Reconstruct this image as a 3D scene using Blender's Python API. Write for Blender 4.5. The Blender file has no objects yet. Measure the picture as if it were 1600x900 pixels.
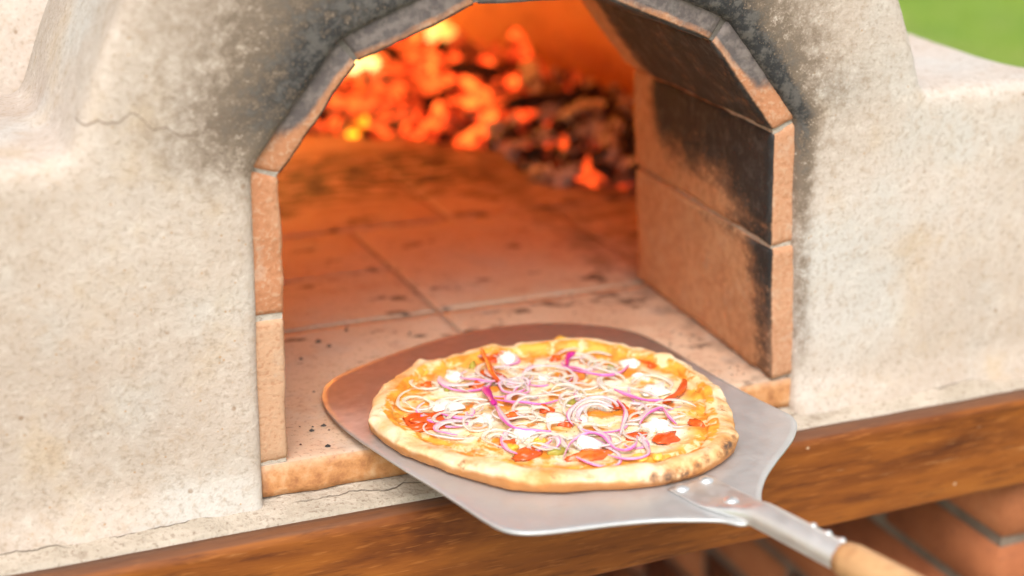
import bpy, bmesh, math, random
import numpy as np
from mathutils import Vector, Matrix

# ------------------------------------------------------------------ camera, sky, sun, exposure
scene = bpy.context.scene
COL = scene.collection
cam_d = bpy.data.cameras.new('camera')
cam = bpy.data.objects.new('camera', cam_d); COL.objects.link(cam); scene.camera = cam
YAW, PIT, ROL = 0.42386634, 0.34994411, -0.02183711
CAM = np.array([-0.319155434, -1.13898006, 0.581290856])
FPX = 2500.0
_F = np.array([math.sin(YAW) * math.cos(PIT), math.cos(YAW) * math.cos(PIT), -math.sin(PIT)])
_R0 = np.array([math.cos(YAW), -math.sin(YAW), 0.0]); _D0 = np.cross(_F, _R0)
_R = math.cos(ROL) * _R0 + math.sin(ROL) * _D0
_D = -math.sin(ROL) * _R0 + math.cos(ROL) * _D0
cam.matrix_world = Matrix([[_R[i], -_D[i], -_F[i], CAM[i]] for i in range(3)] + [[0, 0, 0, 1]])
cam_d.sensor_width = 36.0
cam_d.lens = FPX / 1600.0 * 36.0
cam_d.clip_start = 0.05; cam_d.clip_end = 2000.0
cam_d.dof.use_dof = True
cam_d.dof.focus_distance = 1.31
cam_d.dof.aperture_fstop = 2.3

SUN_ELEV, SUN_AZ = math.radians(52), math.radians(205)     # azimuth clockwise from +Y: front right of the oven
world = bpy.data.worlds.new('World'); scene.world = world; world.use_nodes = True
wn = world.node_tree; wn.nodes.clear()
sky = wn.nodes.new('ShaderNodeTexSky'); sky.sky_type = 'NISHITA'; sky.sun_disc = False
sky.sun_elevation = SUN_ELEV; sky.sun_rotation = SUN_AZ
sky.air_density = 1.0; sky.dust_density = 4.0; sky.ozone_density = 1.0
hs = wn.nodes.new('ShaderNodeHueSaturation'); hs.inputs['Saturation'].default_value = 0.28
bg = wn.nodes.new('ShaderNodeBackground'); bg.inputs['Strength'].default_value = 0.13
wo = wn.nodes.new('ShaderNodeOutputWorld')
wn.links.new(sky.outputs[0], hs.inputs['Color']); wn.links.new(hs.outputs[0], bg.inputs['Color']); wn.links.new(bg.outputs[0], wo.inputs['Surface'])

sun_d = bpy.data.lights.new('sun', 'SUN'); sun_d.energy = 1.5; sun_d.angle = math.radians(40); sun_d.color = (1.0, 0.945, 0.89)
sun = bpy.data.objects.new('sun', sun_d); COL.objects.link(sun)
_sd = Vector((math.sin(SUN_AZ) * math.cos(SUN_ELEV), math.cos(SUN_AZ) * math.cos(SUN_ELEV), math.sin(SUN_ELEV)))
sun.rotation_euler = _sd.to_track_quat('Z', 'Y').to_euler(); sun.location = (2, -3, 4)

scene.view_settings.view_transform = 'Standard'; scene.view_settings.look = 'None'
scene.view_settings.exposure = 0.67; scene.view_settings.gamma = 1.0
scene.view_settings.use_curve_mapping = False
scene.render.engine = 'CYCLES'
scene.cycles.use_denoising = True
scene.cycles.use_adaptive_sampling = True; scene.cycles.adaptive_threshold = 0.02
scene.cycles.max_bounces = 8; scene.cycles.transparent_max_bounces = 12
scene.cycles.sample_clamp_indirect = 6.0

rnd = random.Random(7)

# ------------------------------------------------------------------ numpy noise
def vnoise(P, scale, seed=0):
    q = np.asarray(P, float) * scale + seed * 17.31 + 1000.0
    i = np.floor(q).astype(np.int64); f = q - i; f = f * f * f * (f * (f * 6 - 15) + 10)
    def h(a, b, c):
        n = (a * 374761393 + b * 668265263 + c * 2147483647 + seed * 1274126177) & 0xFFFFFFFF
        n = ((n ^ (n >> 13)) * 1274126177) & 0xFFFFFFFF
        return ((n ^ (n >> 16)) & 0xFFFF) / 32767.5 - 1.0
    x, y, z = i[..., 0], i[..., 1], i[..., 2]
    fx, fy, fz = f[..., 0], f[..., 1], f[..., 2]
    def l(a, b, t): return a + (b - a) * t
    return l(l(l(h(x, y, z), h(x + 1, y, z), fx), l(h(x, y + 1, z), h(x + 1, y + 1, z), fx), fy),
             l(l(h(x, y, z + 1), h(x + 1, y, z + 1), fx), l(h(x, y + 1, z + 1), h(x + 1, y + 1, z + 1), fx), fy), fz)
def fbm(P, scale, oct=3, seed=0):
    s = 0; a = 1.0
    for k in range(oct):
        s = s + a * vnoise(P, scale, seed + k * 5); scale *= 2.03; a *= 0.5
    return s
def sstep(x, a, b):
    t = np.clip((np.asarray(x, float) - a) / (b - a), 0, 1); return t * t * (3 - 2 * t)

# ------------------------------------------------------------------ material helper
class Mat:
    def __init__(self, name, rough=0.6):
        self.m = bpy.data.materials.new(name); self.m.use_nodes = True
        self.t = self.m.node_tree; self.t.nodes.clear()
        self.out = self.t.nodes.new('ShaderNodeOutputMaterial')
        self.b = self.t.nodes.new('ShaderNodeBsdfPrincipled'); self.t.links.new(self.b.outputs[0], self.out.inputs[0])
        self.b.inputs['Roughness'].default_value = rough
        self._pos = None
    def put(self, sock, v):
        if hasattr(v, 'is_output'): self.t.links.new(v, sock)
        elif isinstance(v, (tuple, list)) and len(v) == 3 and sock.type == 'RGBA': sock.default_value = (*v, 1)
        else: sock.default_value = v
    def set(self, **kw):
        for k, v in kw.items(): self.put(self.b.inputs[k.replace('_', ' ')], v)
        return self
    def pos(self, obj=False):
        n = self.t.nodes.new('ShaderNodeTexCoord') if obj else self.t.nodes.new('ShaderNodeNewGeometry')
        return n.outputs['Object'] if obj else n.outputs['Position']
    def xyz(self, v=None):
        n = self.t.nodes.new('ShaderNodeSeparateXYZ'); self.t.links.new(v if v is not None else self.pos(), n.inputs[0]); return n.outputs
    def rand(self): return self.t.nodes.new('ShaderNodeObjectInfo').outputs['Random']
    def attr(self, name):
        n = self.t.nodes.new('ShaderNodeAttribute'); n.attribute_name = name; return n.outputs['Fac']
    def vec(self, v, scale=(1, 1, 1), add=None):
        n = self.t.nodes.new('ShaderNodeMapping'); self.t.links.new(v, n.inputs[0]); n.inputs['Scale'].default_value = scale
        if add is not None: self.put(n.inputs['Location'], add)
        return n.outputs[0]
    def noise(self, scale=10, detail=4, rough=0.55, v=None, dist=0.0, w=None):
        n = self.t.nodes.new('ShaderNodeTexNoise'); n.inputs['Scale'].default_value = scale; n.inputs['Detail'].default_value = detail
        n.inputs['Roughness'].default_value = rough; n.inputs['Distortion'].default_value = dist
        if w is not None:
            n.noise_dimensions = '4D'; self.put(n.inputs['W'], w)
        self.t.links.new(v if v is not None else self.pos(), n.inputs['Vector']); return n.outputs['Fac']
    def voro(self, scale=10, v=None, feature='F1', rnd_=1.0):
        n = self.t.nodes.new('ShaderNodeTexVoronoi'); n.feature = feature; n.inputs['Scale'].default_value = scale
        n.inputs['Randomness'].default_value = rnd_
        self.t.links.new(v if v is not None else self.pos(), n.inputs['Vector']); return n.outputs
    def math(self, op, a, b=0.0, c=0.0, clamp=False):
        n = self.t.nodes.new('ShaderNodeMath'); n.operation = op; n.use_clamp = clamp
        self.put(n.inputs[0], a); self.put(n.inputs[1], b); self.put(n.inputs[2], c); return n.outputs[0]
    def rng(self, v, a, b, c=0.0, d=1.0, smooth=True):
        n = self.t.nodes.new('ShaderNodeMapRange'); n.interpolation_type = 'SMOOTHSTEP' if smooth else 'LINEAR'
        self.put(n.inputs[0], v)
        for i, x in enumerate((a, b, c, d)): self.put(n.inputs[i + 1], x)
        return n.outputs[0]
    def ramp(self, f, stops):
        n = self.t.nodes.new('ShaderNodeValToRGB'); self.t.links.new(f, n.inputs[0]); e = n.color_ramp.elements
        while len(e) < len(stops): e.new(0.5)
        for i, (p, c) in enumerate(stops): e[i].position = p; e[i].color = (*c, 1) if len(c) == 3 else c
        return n.outputs[0]
    def mix(self, f, a, b, blend='MIX'):
        n = self.t.nodes.new('ShaderNodeMix'); n.data_type = 'RGBA'; n.blend_type = blend
        self.put(n.inputs[0], f); self.put(n.inputs[6], a); self.put(n.inputs[7], b); return n.outputs[2]
    def bump(self, h, strength=0.5, dist=0.002, normal=None):
        n = self.t.nodes.new('ShaderNodeBump'); n.inputs['Strength'].default_value = strength; n.inputs['Distance'].default_value = dist
        self.t.links.new(h, n.inputs['Height'])
        if normal is not None: self.t.links.new(normal, n.inputs['Normal'])
        self.t.links.new(n.outputs[0], self.b.inputs['Normal']); return n.outputs[0]

# ---- plaster
def mat_plaster():
    M = Mat('lime_plaster', 0.9)
    big = M.noise(3.5, 3, 0.6); mid = M.noise(14, 4, 0.6); fine = M.noise(230, 2, 0.6); grain = M.noise(520, 1, 0.5)
    c = M.ramp(big, [(0.32, (0.45, 0.365, 0.30)), (0.5, (0.54, 0.455, 0.385)), (0.68, (0.59, 0.52, 0.465))])
    c = M.mix(M.rng(mid, 0.52, 0.72), c, (0.53, 0.42, 0.315))
    c = M.mix(M.math('MULTIPLY', M.rng(M.noise(6, 3, 0.5, M.vec(M.pos(), add=(3, 1, 2))), 0.5, 0.66), 0.6), c, (0.53, 0.52, 0.49))
    tone = M.noise(95, 3, 0.7)
    c = M.mix(M.math('MULTIPLY', M.rng(tone, 0.50, 0.72), 0.40), c, (0.42, 0.30, 0.20))
    c = M.mix(M.math('MULTIPLY', M.rng(tone, 0.46, 0.30), 0.35), c, (0.66, 0.60, 0.53))
    c = M.mix(M.math('MULTIPLY', M.rng(fine, 0.5, 0.72), 0.45), c, (0.30, 0.225, 0.16))
    # sand grains and small ochre stones showing in the render
    vo = M.voro(150, M.vec(M.pos(), add=(1.3, 0.2, 0.7)))
    sp = M.math('MULTIPLY', M.rng(vo['Distance'], 0.10, 0.18, 1.0, 0.0), M.rng(M.noise(60, 2), 0.55, 0.62))
    c = M.mix(M.math('MULTIPLY', sp, 0.75), c, (0.42, 0.24, 0.11))
    sp2 = M.math('MULTIPLY', M.rng(M.voro(42)['Distance'], 0.06, 0.12, 1.0, 0.0), M.rng(M.noise(18, 2, 0.5, M.vec(M.pos(), add=(5, 5, 5))), 0.57, 0.63))
    c = M.mix(M.math('MULTIPLY', sp2, 0.7), c, (0.25, 0.15, 0.08))
    # soot stain: the mesh stores the distance-based stain, broken up by grain
    s = M.attr('soot')
    s2 = M.math('ADD', s, M.math('MULTIPLY', M.math('SUBTRACT', M.noise(26, 5, 0.65), 0.5), M.math('MULTIPLY', s, 0.9)))
    s2 = M.math('ADD', s2, M.math('MULTIPLY', M.math('SUBTRACT', tone, 0.5), M.math('MULTIPLY', s, 1.9)))
    s2 = M.math('SUBTRACT', s2, M.math('MULTIPLY', M.rng(grain, 0.54, 0.72), M.math('MULTIPLY', s, 0.35)))
    brown = M.mix(M.rng(s2, 0.02, 0.50), c, (0.21, 0.155, 0.11))
    c = M.mix(M.rng(s2, 0.25, 1.02), brown, M.mix(M.rng(tone, 0.42, 0.62), (0.026, 0.026, 0.027), (0.105, 0.095, 0.086)))
    # hairline crack running across the left flank
    p = M.xyz(); x, z = p[0], p[2]
    line = M.math('ADD', M.math('MULTIPLY', x, -0.16), 0.2735)
    wig = M.math('ADD', M.math('MULTIPLY', M.math('SUBTRACT', M.noise(22, 2, 0.5, M.vec(M.pos(), (1, 0, 0))), 0.5), 0.05),
                 M.math('MULTIPLY', M.math('SUBTRACT', M.noise(130, 2, 0.5, M.vec(M.pos(), (1, 0, 0))), 0.5), 0.008))
    d = M.math('ABSOLUTE', M.math('SUBTRACT', z, M.math('ADD', line, wig)))
    wdt = M.rng(x, -0.15, -0.02, 0.0012, 0.0005)
    cr = M.math('MULTIPLY', M.rng(M.math('DIVIDE', d, wdt), 0.5, 1.0, 1.0, 0.0), M.math('MULTIPLY', M.math('MULTIPLY', M.rng(x, -0.157, -0.150), M.rng(p[1], 0.004, 0.02, 1.0, 0.0)), M.rng(x, -0.06, -0.02, 1.0, 0.0)))
    c = M.mix(M.math('MULTIPLY', cr, 0.6), c, (0.14, 0.09, 0.06))
    M.set(Base_Color=c)
    h = M.math('ADD', M.math('MULTIPLY', fine, 0.8), M.math('MULTIPLY', grain, 0.45))
    h = M.math('ADD', h, M.math('MULTIPLY', tone, 0.8))
    M.bump(h, 0.40, 0.0022)
    return M.m

# ---- fire brick of the entrance arch, sooted by the place it has in the arch
def mat_firebrick():
    M = Mat('fire_brick', 0.85)
    r = M.rand(); p = M.xyz(); x, y, z = p[0], p[1], p[2]
    n = M.noise(9, 5, 0.6, w=M.math('MULTIPLY', r, 40)); g = M.noise(230, 2, 0.6); g2 = M.noise(95, 3, 0.6)
    c = M.ramp(n, [(0.3, (0.40, 0.155, 0.065)), (0.5, (0.48, 0.205, 0.098)), (0.7, (0.53, 0.29, 0.17))])
    c = M.mix(M.attr('pale'), c, M.mix(M.math('MULTIPLY', M.rng(n, 0.35, 0.7), 0.6), (0.55, 0.35, 0.22), (0.51, 0.26, 0.14)))
    c = M.mix(M.math('MULTIPLY', M.rng(M.noise(38, 4, 0.65, M.vec(M.pos(), add=(1, 6, 2))), 0.53, 0.66), 0.5), c, (0.52, 0.38, 0.28))
    c = M.mix(M.math('MULTIPLY', M.rng(g, 0.52, 0.66), 0.5), c, (0.56, 0.36, 0.23))
    c = M.mix(M.math('MULTIPLY', M.rng(g, 0.46, 0.32), 0.45), c, (0.36, 0.15, 0.065))
    c = M.mix(M.math('MULTIPLY', M.rng(g2, 0.62, 0.74), 0.25), c, (0.20, 0.10, 0.06))
    c = M.mix(M.math('MULTIPLY', M.attr('inner'), 0.65), c, M.mix(M.rng(g2, 0.4, 0.65), (0.52, 0.29, 0.14), (0.40, 0.20, 0.09)))
    # soot on the inside faces (facing the passage) and on the front of the arch
    s = M.attr('soot')
    k = M.math('ADD', s, M.math('MULTIPLY', M.math('SUBTRACT', M.noise(24, 5, 0.68), 0.5), 0.85))
    k = M.math('ADD', k, M.math('MULTIPLY', M.math('SUBTRACT', M.noise(70, 3, 0.7, M.vec(M.pos(), (1, 0.35, 1.0))), 0.5), 0.9))
    k = M.math('SUBTRACT', k, M.math('MULTIPLY', M.rng(g, 0.5, 0.7), 0.18))
    k = M.math('MULTIPLY', k, M.rng(s, 0.0, 0.12))
    c = M.mix(M.math('MULTIPLY', M.rng(k, 0.12, 0.55), 0.75), c, (0.15, 0.075, 0.04))
    dk = M.mix(M.rng(M.noise(70, 4, 0.7), 0.45, 0.7), (0.017, 0.016, 0.016), (0.05, 0.046, 0.045))
    c = M.mix(M.rng(k, 0.34, 0.98), c, dk)
    # grey bloom of ash-like soot on the outer front of the arch
    f = M.attr('bloom')
    f2 = M.math('ADD', f, M.math('MULTIPLY', M.math('SUBTRACT', M.noise(30, 5, 0.65), 0.5), M.math('MULTIPLY', M.rng(f, 0, .25), 0.9)))
    c = M.mix(M.math('MULTIPLY', M.rng(f2, 0.25, 0.70), 0.92), c, M.mix(M.rng(g2, 0.4, 0.66), (0.075, 0.076, 0.082), (0.17, 0.155, 0.148)))
    M.set(Base_Color=c)
    M.bump(M.math('ADD', g, M.math('MULTIPLY', g2, 1.0)), 0.6, 0.0014)
    return M.m

def mat_tile():
    M = Mat('hearth_tile', 0.8)
    r = M.rand(); p = M.xyz(); x, y, z = p[0], p[1], p[2]
    n = M.noise(7, 5, 0.6, w=M.math('MULTIPLY', r, 30)); g = M.noise(240, 2, 0.6); m = M.noise(34, 5, 0.6)
    c = M.ramp(n, [(0.3, (0.50, 0.315, 0.205)), (0.5, (0.58, 0.395, 0.27)), (0.7, (0.63, 0.46, 0.335))])
    c = M.mix(M.math('MULTIPLY', M.rng(m, 0.48, 0.72), 0.5), c, (0.40, 0.205, 0.115))
    c = M.mix(M.math('MULTIPLY', M.rng(g, 0.52, 0.68), 0.35), c, (0.58, 0.40, 0.28))
    c = M.mix(M.math('MULTIPLY', M.rng(g, 0.44, 0.32), 0.4), c, (0.20, 0.085, 0.05))
    c = M.mix(M.math('MULTIPLY', M.rng(M.noise(11, 5, 0.7, M.vec(M.pos(), add=(9, 1, 4))), 0.48, 0.66), 0.45), c, (0.50, 0.43, 0.37))
    # scorch marks: smears drawn out along the baking direction
    sm = M.noise(13, 5, 0.65, M.vec(M.pos(), (1.0, 1.7, 1)))
    c = M.mix(M.math('MULTIPLY', M.rng(sm, 0.565, 0.65), 0.85), c, (0.07, 0.034, 0.020))
    sc = M.noise(26, 4, 0.6, M.vec(M.pos(), (1.0, 2.2, 1), (2, 7, 1)))
    back = M.math('MULTIPLY', M.rng(y, 0.60, 0.74), M.rng(y, 0.84, 0.94, 1.0, 0.0))
    back = M.math('MULTIPLY', back, M.rng(x, 0.42, 0.58, 1.0, 0.0))
    c = M.mix(M.math('MULTIPLY', M.rng(sc, 0.44, 0.52), M.math('MULTIPLY', back, 0.97)), c, (0.025, 0.014, 0.010))
    # soot and grease collected along the right jamb
    e = M.math('ADD', M.rng(x, 0.36, 0.47), M.math('MULTIPLY', M.math('SUBTRACT', M.noise(30, 6, 0.7), 0.5), 1.3))
    e = M.math('MULTIPLY', M.rng(e, 0.75, 1.25), M.rng(x, 0.34, 0.40))
    c = M.mix(M.math('MULTIPLY', e, 0.7), c, (0.085, 0.06, 0.045))
    # raw broken front edge
    fr = M.rng(y, 0.002, -0.002)
    raw = M.ramp(M.noise(60, 4, 0.65), [(0.3, (0.30, 0.11, 0.04)), (0.5, (0.55, 0.25, 0.095)), (0.72, (0.66, 0.40, 0.22))])
    c = M.mix(fr, c, raw)
    M.set(Base_Color=c, Roughness=M.rng(n, 0.3, 0.7, 0.62, 0.85))
    M.bump(M.math('ADD', g, M.math('MULTIPLY', m, 2.0)), 0.45, 0.0016)
    return M.m

def mat_mortar(name, a, b, dark=(0.12, 0.09, 0.07), crack=False):
    M = Mat(name, 0.92)
    n = M.noise(18, 5, 0.65); g = M.noise(260, 2, 0.6)
    c = M.mix(M.rng(n, 0.35, 0.68), a, b)
    c = M.mix(M.math('MULTIPLY', M.rng(g, 0.55, 0.70), 0.6), c, dark)
    c = M.mix(M.math('MULTIPLY', M.rng(M.noise(45, 4, 0.7), 0.58, 0.72), 0.55), c, dark)
    h = M.math('ADD', g, M.math('MULTIPLY', M.noise(60, 3, 0.6), 1.4))
    if name == 'pale_mortar':     # the joints of the arch are sooted as its bricks are
        c = M.mix(M.math('MULTIPLY', M.rng(M.math('ADD', M.xyz()[2], M.math('MULTIPLY', n, 0.04)), 0.235, 0.31), 0.85), c, (0.085, 0.075, 0.068))
    if crack:
        p = M.xyz(); wig = M.math('MULTIPLY', M.math('SUBTRACT', M.noise(30, 4, 0.6, M.vec(M.pos(), (1, 0, 0))), 0.5), 0.022)
        d = M.math('ABSOLUTE', M.math('SUBTRACT', p[1], M.math('ADD', wig, -0.0135)))
        cr = M.math('MULTIPLY', M.rng(d, 0.0003, 0.0009, 1.0, 0.0), M.rng(M.noise(9, 3, 0.6, M.vec(M.pos(), (1, 0, 0), (3.3, 0, 0))), 0.42, 0.52))
        c = M.mix(M.math('MULTIPLY', cr, 0.6), c, (0.07, 0.05, 0.035)); h = M.math('SUBTRACT', h, M.math('MULTIPLY', cr, 2.0))
    M.set(Base_Color=c); M.bump(h, 0.9, 0.002)
    return M.m

def mat_beam():
    M = Mat('varnished_wood', 0.38)
    P = M.pos()
    warp = M.noise(3, 3, 0.5, M.vec(P, (0.35, 1, 1)))
    a = M.noise(170, 4, 0.7, M.vec(P, (0.09, 1, 1)), 0.25)
    b = M.noise(380, 2, 0.6, M.vec(P, (0.09, 1, 1)))
    l = M.noise(16, 4, 0.6, M.vec(P, (0.22, 1, 1)), 0.8)
    c = M.ramp(l, [(0.30, (0.095, 0.023, 0.004)), (0.44, (0.19, 0.053, 0.008)), (0.58, (0.28, 0.085, 0.012)), (0.72, (0.36, 0.125, 0.020))])
    c = M.mix(M.math('MULTIPLY', M.rng(a, 0.50, 0.68), 0.6), c, (0.08, 0.020, 0.005))
    c = M.mix(M.math('MULTIPLY', M.rng(b, 0.56, 0.70), 0.45), c, (0.38, 0.135, 0.03))
    c = M.mix(M.math('MULTIPLY', M.rng(M.noise(120, 4, 0.7, M.vec(P, (0.12, 1, 1))), 0.64, 0.74), 0.28), c, (0.58, 0.33, 0.15))
    # weathered, greyed upper strip
    z = M.xyz()[2]
    t = M.math('ADD', M.rng(z, -0.042, -0.0365), M.math('MULTIPLY', M.math('SUBTRACT', M.noise(20, 5, 0.65, M.vec(P, (0.3, 1, 1))), 0.5), 0.7))
    c = M.mix(M.math('MULTIPLY', M.rng(t, 0.45, 1.0), 0.6), c, (0.12, 0.066, 0.045))
    v = M.voro(55, M.vec(P, (0.7, 1, 1)))['Distance']
    nick = M.math('MULTIPLY', M.rng(v, 0.06, 0.10, 1.0, 0.0), M.rng(M.noise(14, 2), 0.60, 0.66))
    c = M.mix(M.math('MULTIPLY', nick, 0.8), c, (0.62, 0.42, 0.26))
    M.set(Base_Color=c, Roughness=M.rng(M.noise(40, 4, 0.6, M.vec(P, (0.1, 1, 1))), 0.3, 0.7, 0.45, 0.65), Specular_IOR_Level=0.25)
    M.b.inputs['Coat Weight'].default_value = 0.05; M.b.inputs['Coat Roughness'].default_value = 0.25
    M.bump(M.math('ADD', M.math('ADD', b, M.math('MULTIPLY', a, 1.4)), M.math('MULTIPLY', nick, -2.0)), 0.35, 0.0012)
    return M.m

def mat_metal(name, col, rough, dust_and_refl=False):
    M = Mat(name, rough); P = M.pos()
    s = M.noise(500, 3, 0.6, M.vec(P, (1, 0.03, 1))); n = M.noise(22, 5, 0.6); sc = M.noise(90, 5, 0.7)
    c = M.mix(M.rng(n, 0.3, 0.7), col, tuple(v * 0.9 for v in col))
    if dust_and_refl:      # flour dust, and the oven's brown reflection painted into the far end
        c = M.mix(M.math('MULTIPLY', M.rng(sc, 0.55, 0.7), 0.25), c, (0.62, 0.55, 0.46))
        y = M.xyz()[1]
        refl = M.math('ADD', M.rng(y, -0.08, 0.14), M.math('MULTIPLY', M.math('SUBTRACT', n, 0.5), 0.8))
        c = M.mix(M.math('MULTIPLY', M.rng(refl, 0.10, 0.95), 0.85), c, (0.24, 0.15, 0.105))
        c = M.mix(M.math('MULTIPLY', M.rng(M.noise(300, 3, 0.6, M.vec(P, (0.12, 1, 1))), 0.62, 0.72), 0.35), c, (0.55, 0.52, 0.50))
    M.set(Base_Color=c, Metallic=0.62 if dust_and_refl else 0.8, Roughness=M.rng(sc, 0.3, 0.7, rough - 0.06, rough + 0.12))
    M.bump(s, 0.08, 0.0006)
    return M.m

def mat_handle():
    M = Mat('turned_wood_handle', 0.5); P = M.pos(True)
    a = M.noise(90, 4, 0.6, M.vec(P, (1, 1, 0.05))); b = M.noise(14, 4, 0.6, M.vec(P, (1, 1, 0.2)))
    c = M.ramp(b, [(0.3, (0.47, 0.24, 0.10)), (0.6, (0.62, 0.36, 0.17)), (0.8, (0.68, 0.44, 0.24))])
    c = M.mix(M.math('MULTIPLY', M.rng(a, 0.5, 0.7), 0.5), c, (0.36, 0.16, 0.06))
    M.set(Base_Color=c); M.bump(a, 0.2, 0.001); return M.m

def mat_crust():
    M = Mat('baked_dough', 0.62); P = M.pos(True)
    rim = M.attr('rim'); low = M.attr('low'); ch = M.attr('char')
    n = M.noise(24, 5, 0.6); n2 = M.noise(75, 4, 0.6); n3 = M.noise(220, 3, 0.6); n4 = M.noise(45, 3, 0.5, M.vec(M.pos(), add=(4, 2, 9)))
    dough = M.ramp(n, [(0.36, (0.64, 0.31, 0.09)), (0.48, (0.75, 0.49, 0.24)), (0.62, (0.82, 0.66, 0.44))])
    dough = M.mix(M.math('MULTIPLY', M.rng(n2, 0.52, 0.70), 0.6), dough, (0.56, 0.24, 0.06))
    br = M.math('ADD', low, M.math('MULTIPLY', M.math('SUBTRACT', n4, 0.5), 1.4))
    dough = M.mix(M.math('MULTIPLY', M.rng(br, 0.20, 0.75), 0.92), dough, (0.50, 0.19, 0.045))
    dough = M.mix(M.math('MULTIPLY', M.rng(M.noise(58, 4, 0.65, M.vec(M.pos(), add=(8, 8, 1))), 0.62, 0.70), 0.75), dough, (0.30, 0.11, 0.03))
    # orange sauce and oil creeping onto the inner side of the rim
    sa = M.math('ADD', M.math('SUBTRACT', 1.0, rim), M.math('MULTIPLY', M.math('SUBTRACT', n, 0.5), 1.1))
    sauce = M.mix(M.rng(n2, 0.35, 0.65), (0.70, 0.22, 0.018), (0.80, 0.40, 0.05))
    sauce = M.mix(M.math('MULTIPLY', M.rng(M.noise(52, 4, 0.65, M.vec(M.pos(), add=(7, 3, 1)), 0.5), 0.50, 0.58), 0.85), sauce, (0.84, 0.66, 0.38))
    edge = M.mix(M.rng(sa, 0.40, 0.62), dough, sauce)
    # middle: melted cheese pools, cream to yellow, sauce between them
    pool = M.noise(40, 5, 0.62, dist=0.6); pool2 = M.noise(62, 4, 0.6, M.vec(M.pos(), add=(2, 2, 2)), 0.4)
    ch1 = M.mix(M.rng(pool2, 0.35, 0.65), (0.82, 0.62, 0.28), (0.88, 0.82, 0.66))
    mid = M.mix(M.rng(pool, 0.40, 0.50), (0.72, 0.26, 0.025), ch1)
    mid = M.mix(M.math('MULTIPLY', M.rng(n3, 0.60, 0.70), 0.5), mid, (0.62, 0.24, 0.03))
    c = M.mix(M.attr('mid'), edge, mid)
    k = M.math('ADD', ch, M.math('MULTIPLY', M.math('SUBTRACT', M.noise(130, 4, 0.7), 0.52), M.math('MULTIPLY', ch, 4.2)))
    c = M.mix(M.math('MULTIPLY', M.rng(k, 0.05, 0.45), 0.8), c, (0.40, 0.16, 0.045))
    c = M.mix(M.math('MULTIPLY', M.rng(k, 0.30, 1.0), 0.9), c, (0.065, 0.042, 0.036))
    M.set(Base_Color=c, Roughness=M.mix(M.attr('mid'), (0.62, 0.62, 0.62), (0.34, 0.34, 0.34)))
    M.bump(M.math('ADD', n3, M.math('MULTIPLY', n2, 1.6)), 0.45, 0.0016)
    return M.m

def mat_soft(name, stops, scale, rough, sss=0.2, bump=0.3, rad=(0.006, 0.004, 0.003), alpha=None, vary=0.0):
    M = Mat(name, rough)
    n = M.noise(scale, 4, 0.6, w=M.math('MULTIPLY', M.rand(), 20)); c = M.ramp(n, stops)
    M.set(Base_Color=c)
    M.b.inputs['Subsurface Weight'].default_value = sss; M.b.inputs['Subsurface Radius'].default_value = rad; M.b.inputs['Subsurface Scale'].default_value = 1.0
    if alpha: M.b.inputs['Transmission Weight'].default_value = alpha
    if name == 'onion_pink_flesh': M.b.inputs['Alpha'].default_value = 0.72
    if name == 'onion_flesh': M.b.inputs['Alpha'].default_value = 0.45
    M.bump(M.noise(scale * 2.5, 3, 0.6), bump, 0.001); return M.m

def mat_coal(name, kind):
    M = Mat(name, 0.9); P = M.pos(); n = M.noise(48, 3, 0.65); g = M.noise(90, 3, 0.6)
    if kind == 'black': M.set(Base_Color=M.mix(M.rng(g, 0.45, 0.7), (0.018, 0.015, 0.013), (0.07, 0.055, 0.045)))
    elif kind == 'ash': M.set(Base_Color=M.mix(M.rng(n, 0.36, 0.60), (0.06, 0.05, 0.045), M.mix(M.rng(g, 0.3, 0.7), (0.55, 0.50, 0.45), (0.74, 0.70, 0.65))))
    else:
        M.set(Base_Color=(0.05, 0.03, 0.02))
        hot = (0.9, 1.0) if kind == 'yellow' else (0.0, 1.0)
        if kind == 'yellow': col = M.ramp(n, [(0.3, (1.0, 0.12, 0.008)), (0.6, (1.0, 0.28, 0.012))])
        else: col = M.ramp(n, [(0.38, (0.22, 0.010, 0.002)), (0.49, (1.0, 0.050, 0.008)), (0.66, (1.0, 0.13, 0.018))])
        M.put(M.b.inputs['Emission Color'], col)
        st = M.math('MULTIPLY', M.rng(n, 0.36, 0.56, 0.15, 1.15), M.rng(M.noise(11, 2, 0.5, M.vec(M.pos(), add=(1, 4, 2))), 0.40, 0.56, 0.22, 1.15))
        M.put(M.b.inputs['Emission Strength'], M.math('MULTIPLY', st, {'yellow': 3.4, 'ember': 2.1, 'dull': 0.5}[kind]))
    M.bump(g, 0.6, 0.004); return M.m

def mat_redbrick():
    M = Mat('red_brick', 0.85); r = M.rand(); n = M.noise(14, 5, 0.6, w=M.math('MULTIPLY', r, 30)); g = M.noise(170, 3, 0.6)
    c = M.ramp(n, [(0.3, (0.30, 0.085, 0.03)), (0.55, (0.43, 0.135, 0.05)), (0.75, (0.52, 0.20, 0.085))])
    c = M.mix(M.math('MULTIPLY', r, 0.35), c, (0.42, 0.17, 0.06))
    c = M.mix(M.math('MULTIPLY', M.rng(g, 0.58, 0.72), 0.5), c, (0.13, 0.05, 0.03))
    M.set(Base_Color=c); M.bump(M.math('ADD', g, n), 0.6, 0.002); return M.m

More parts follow.
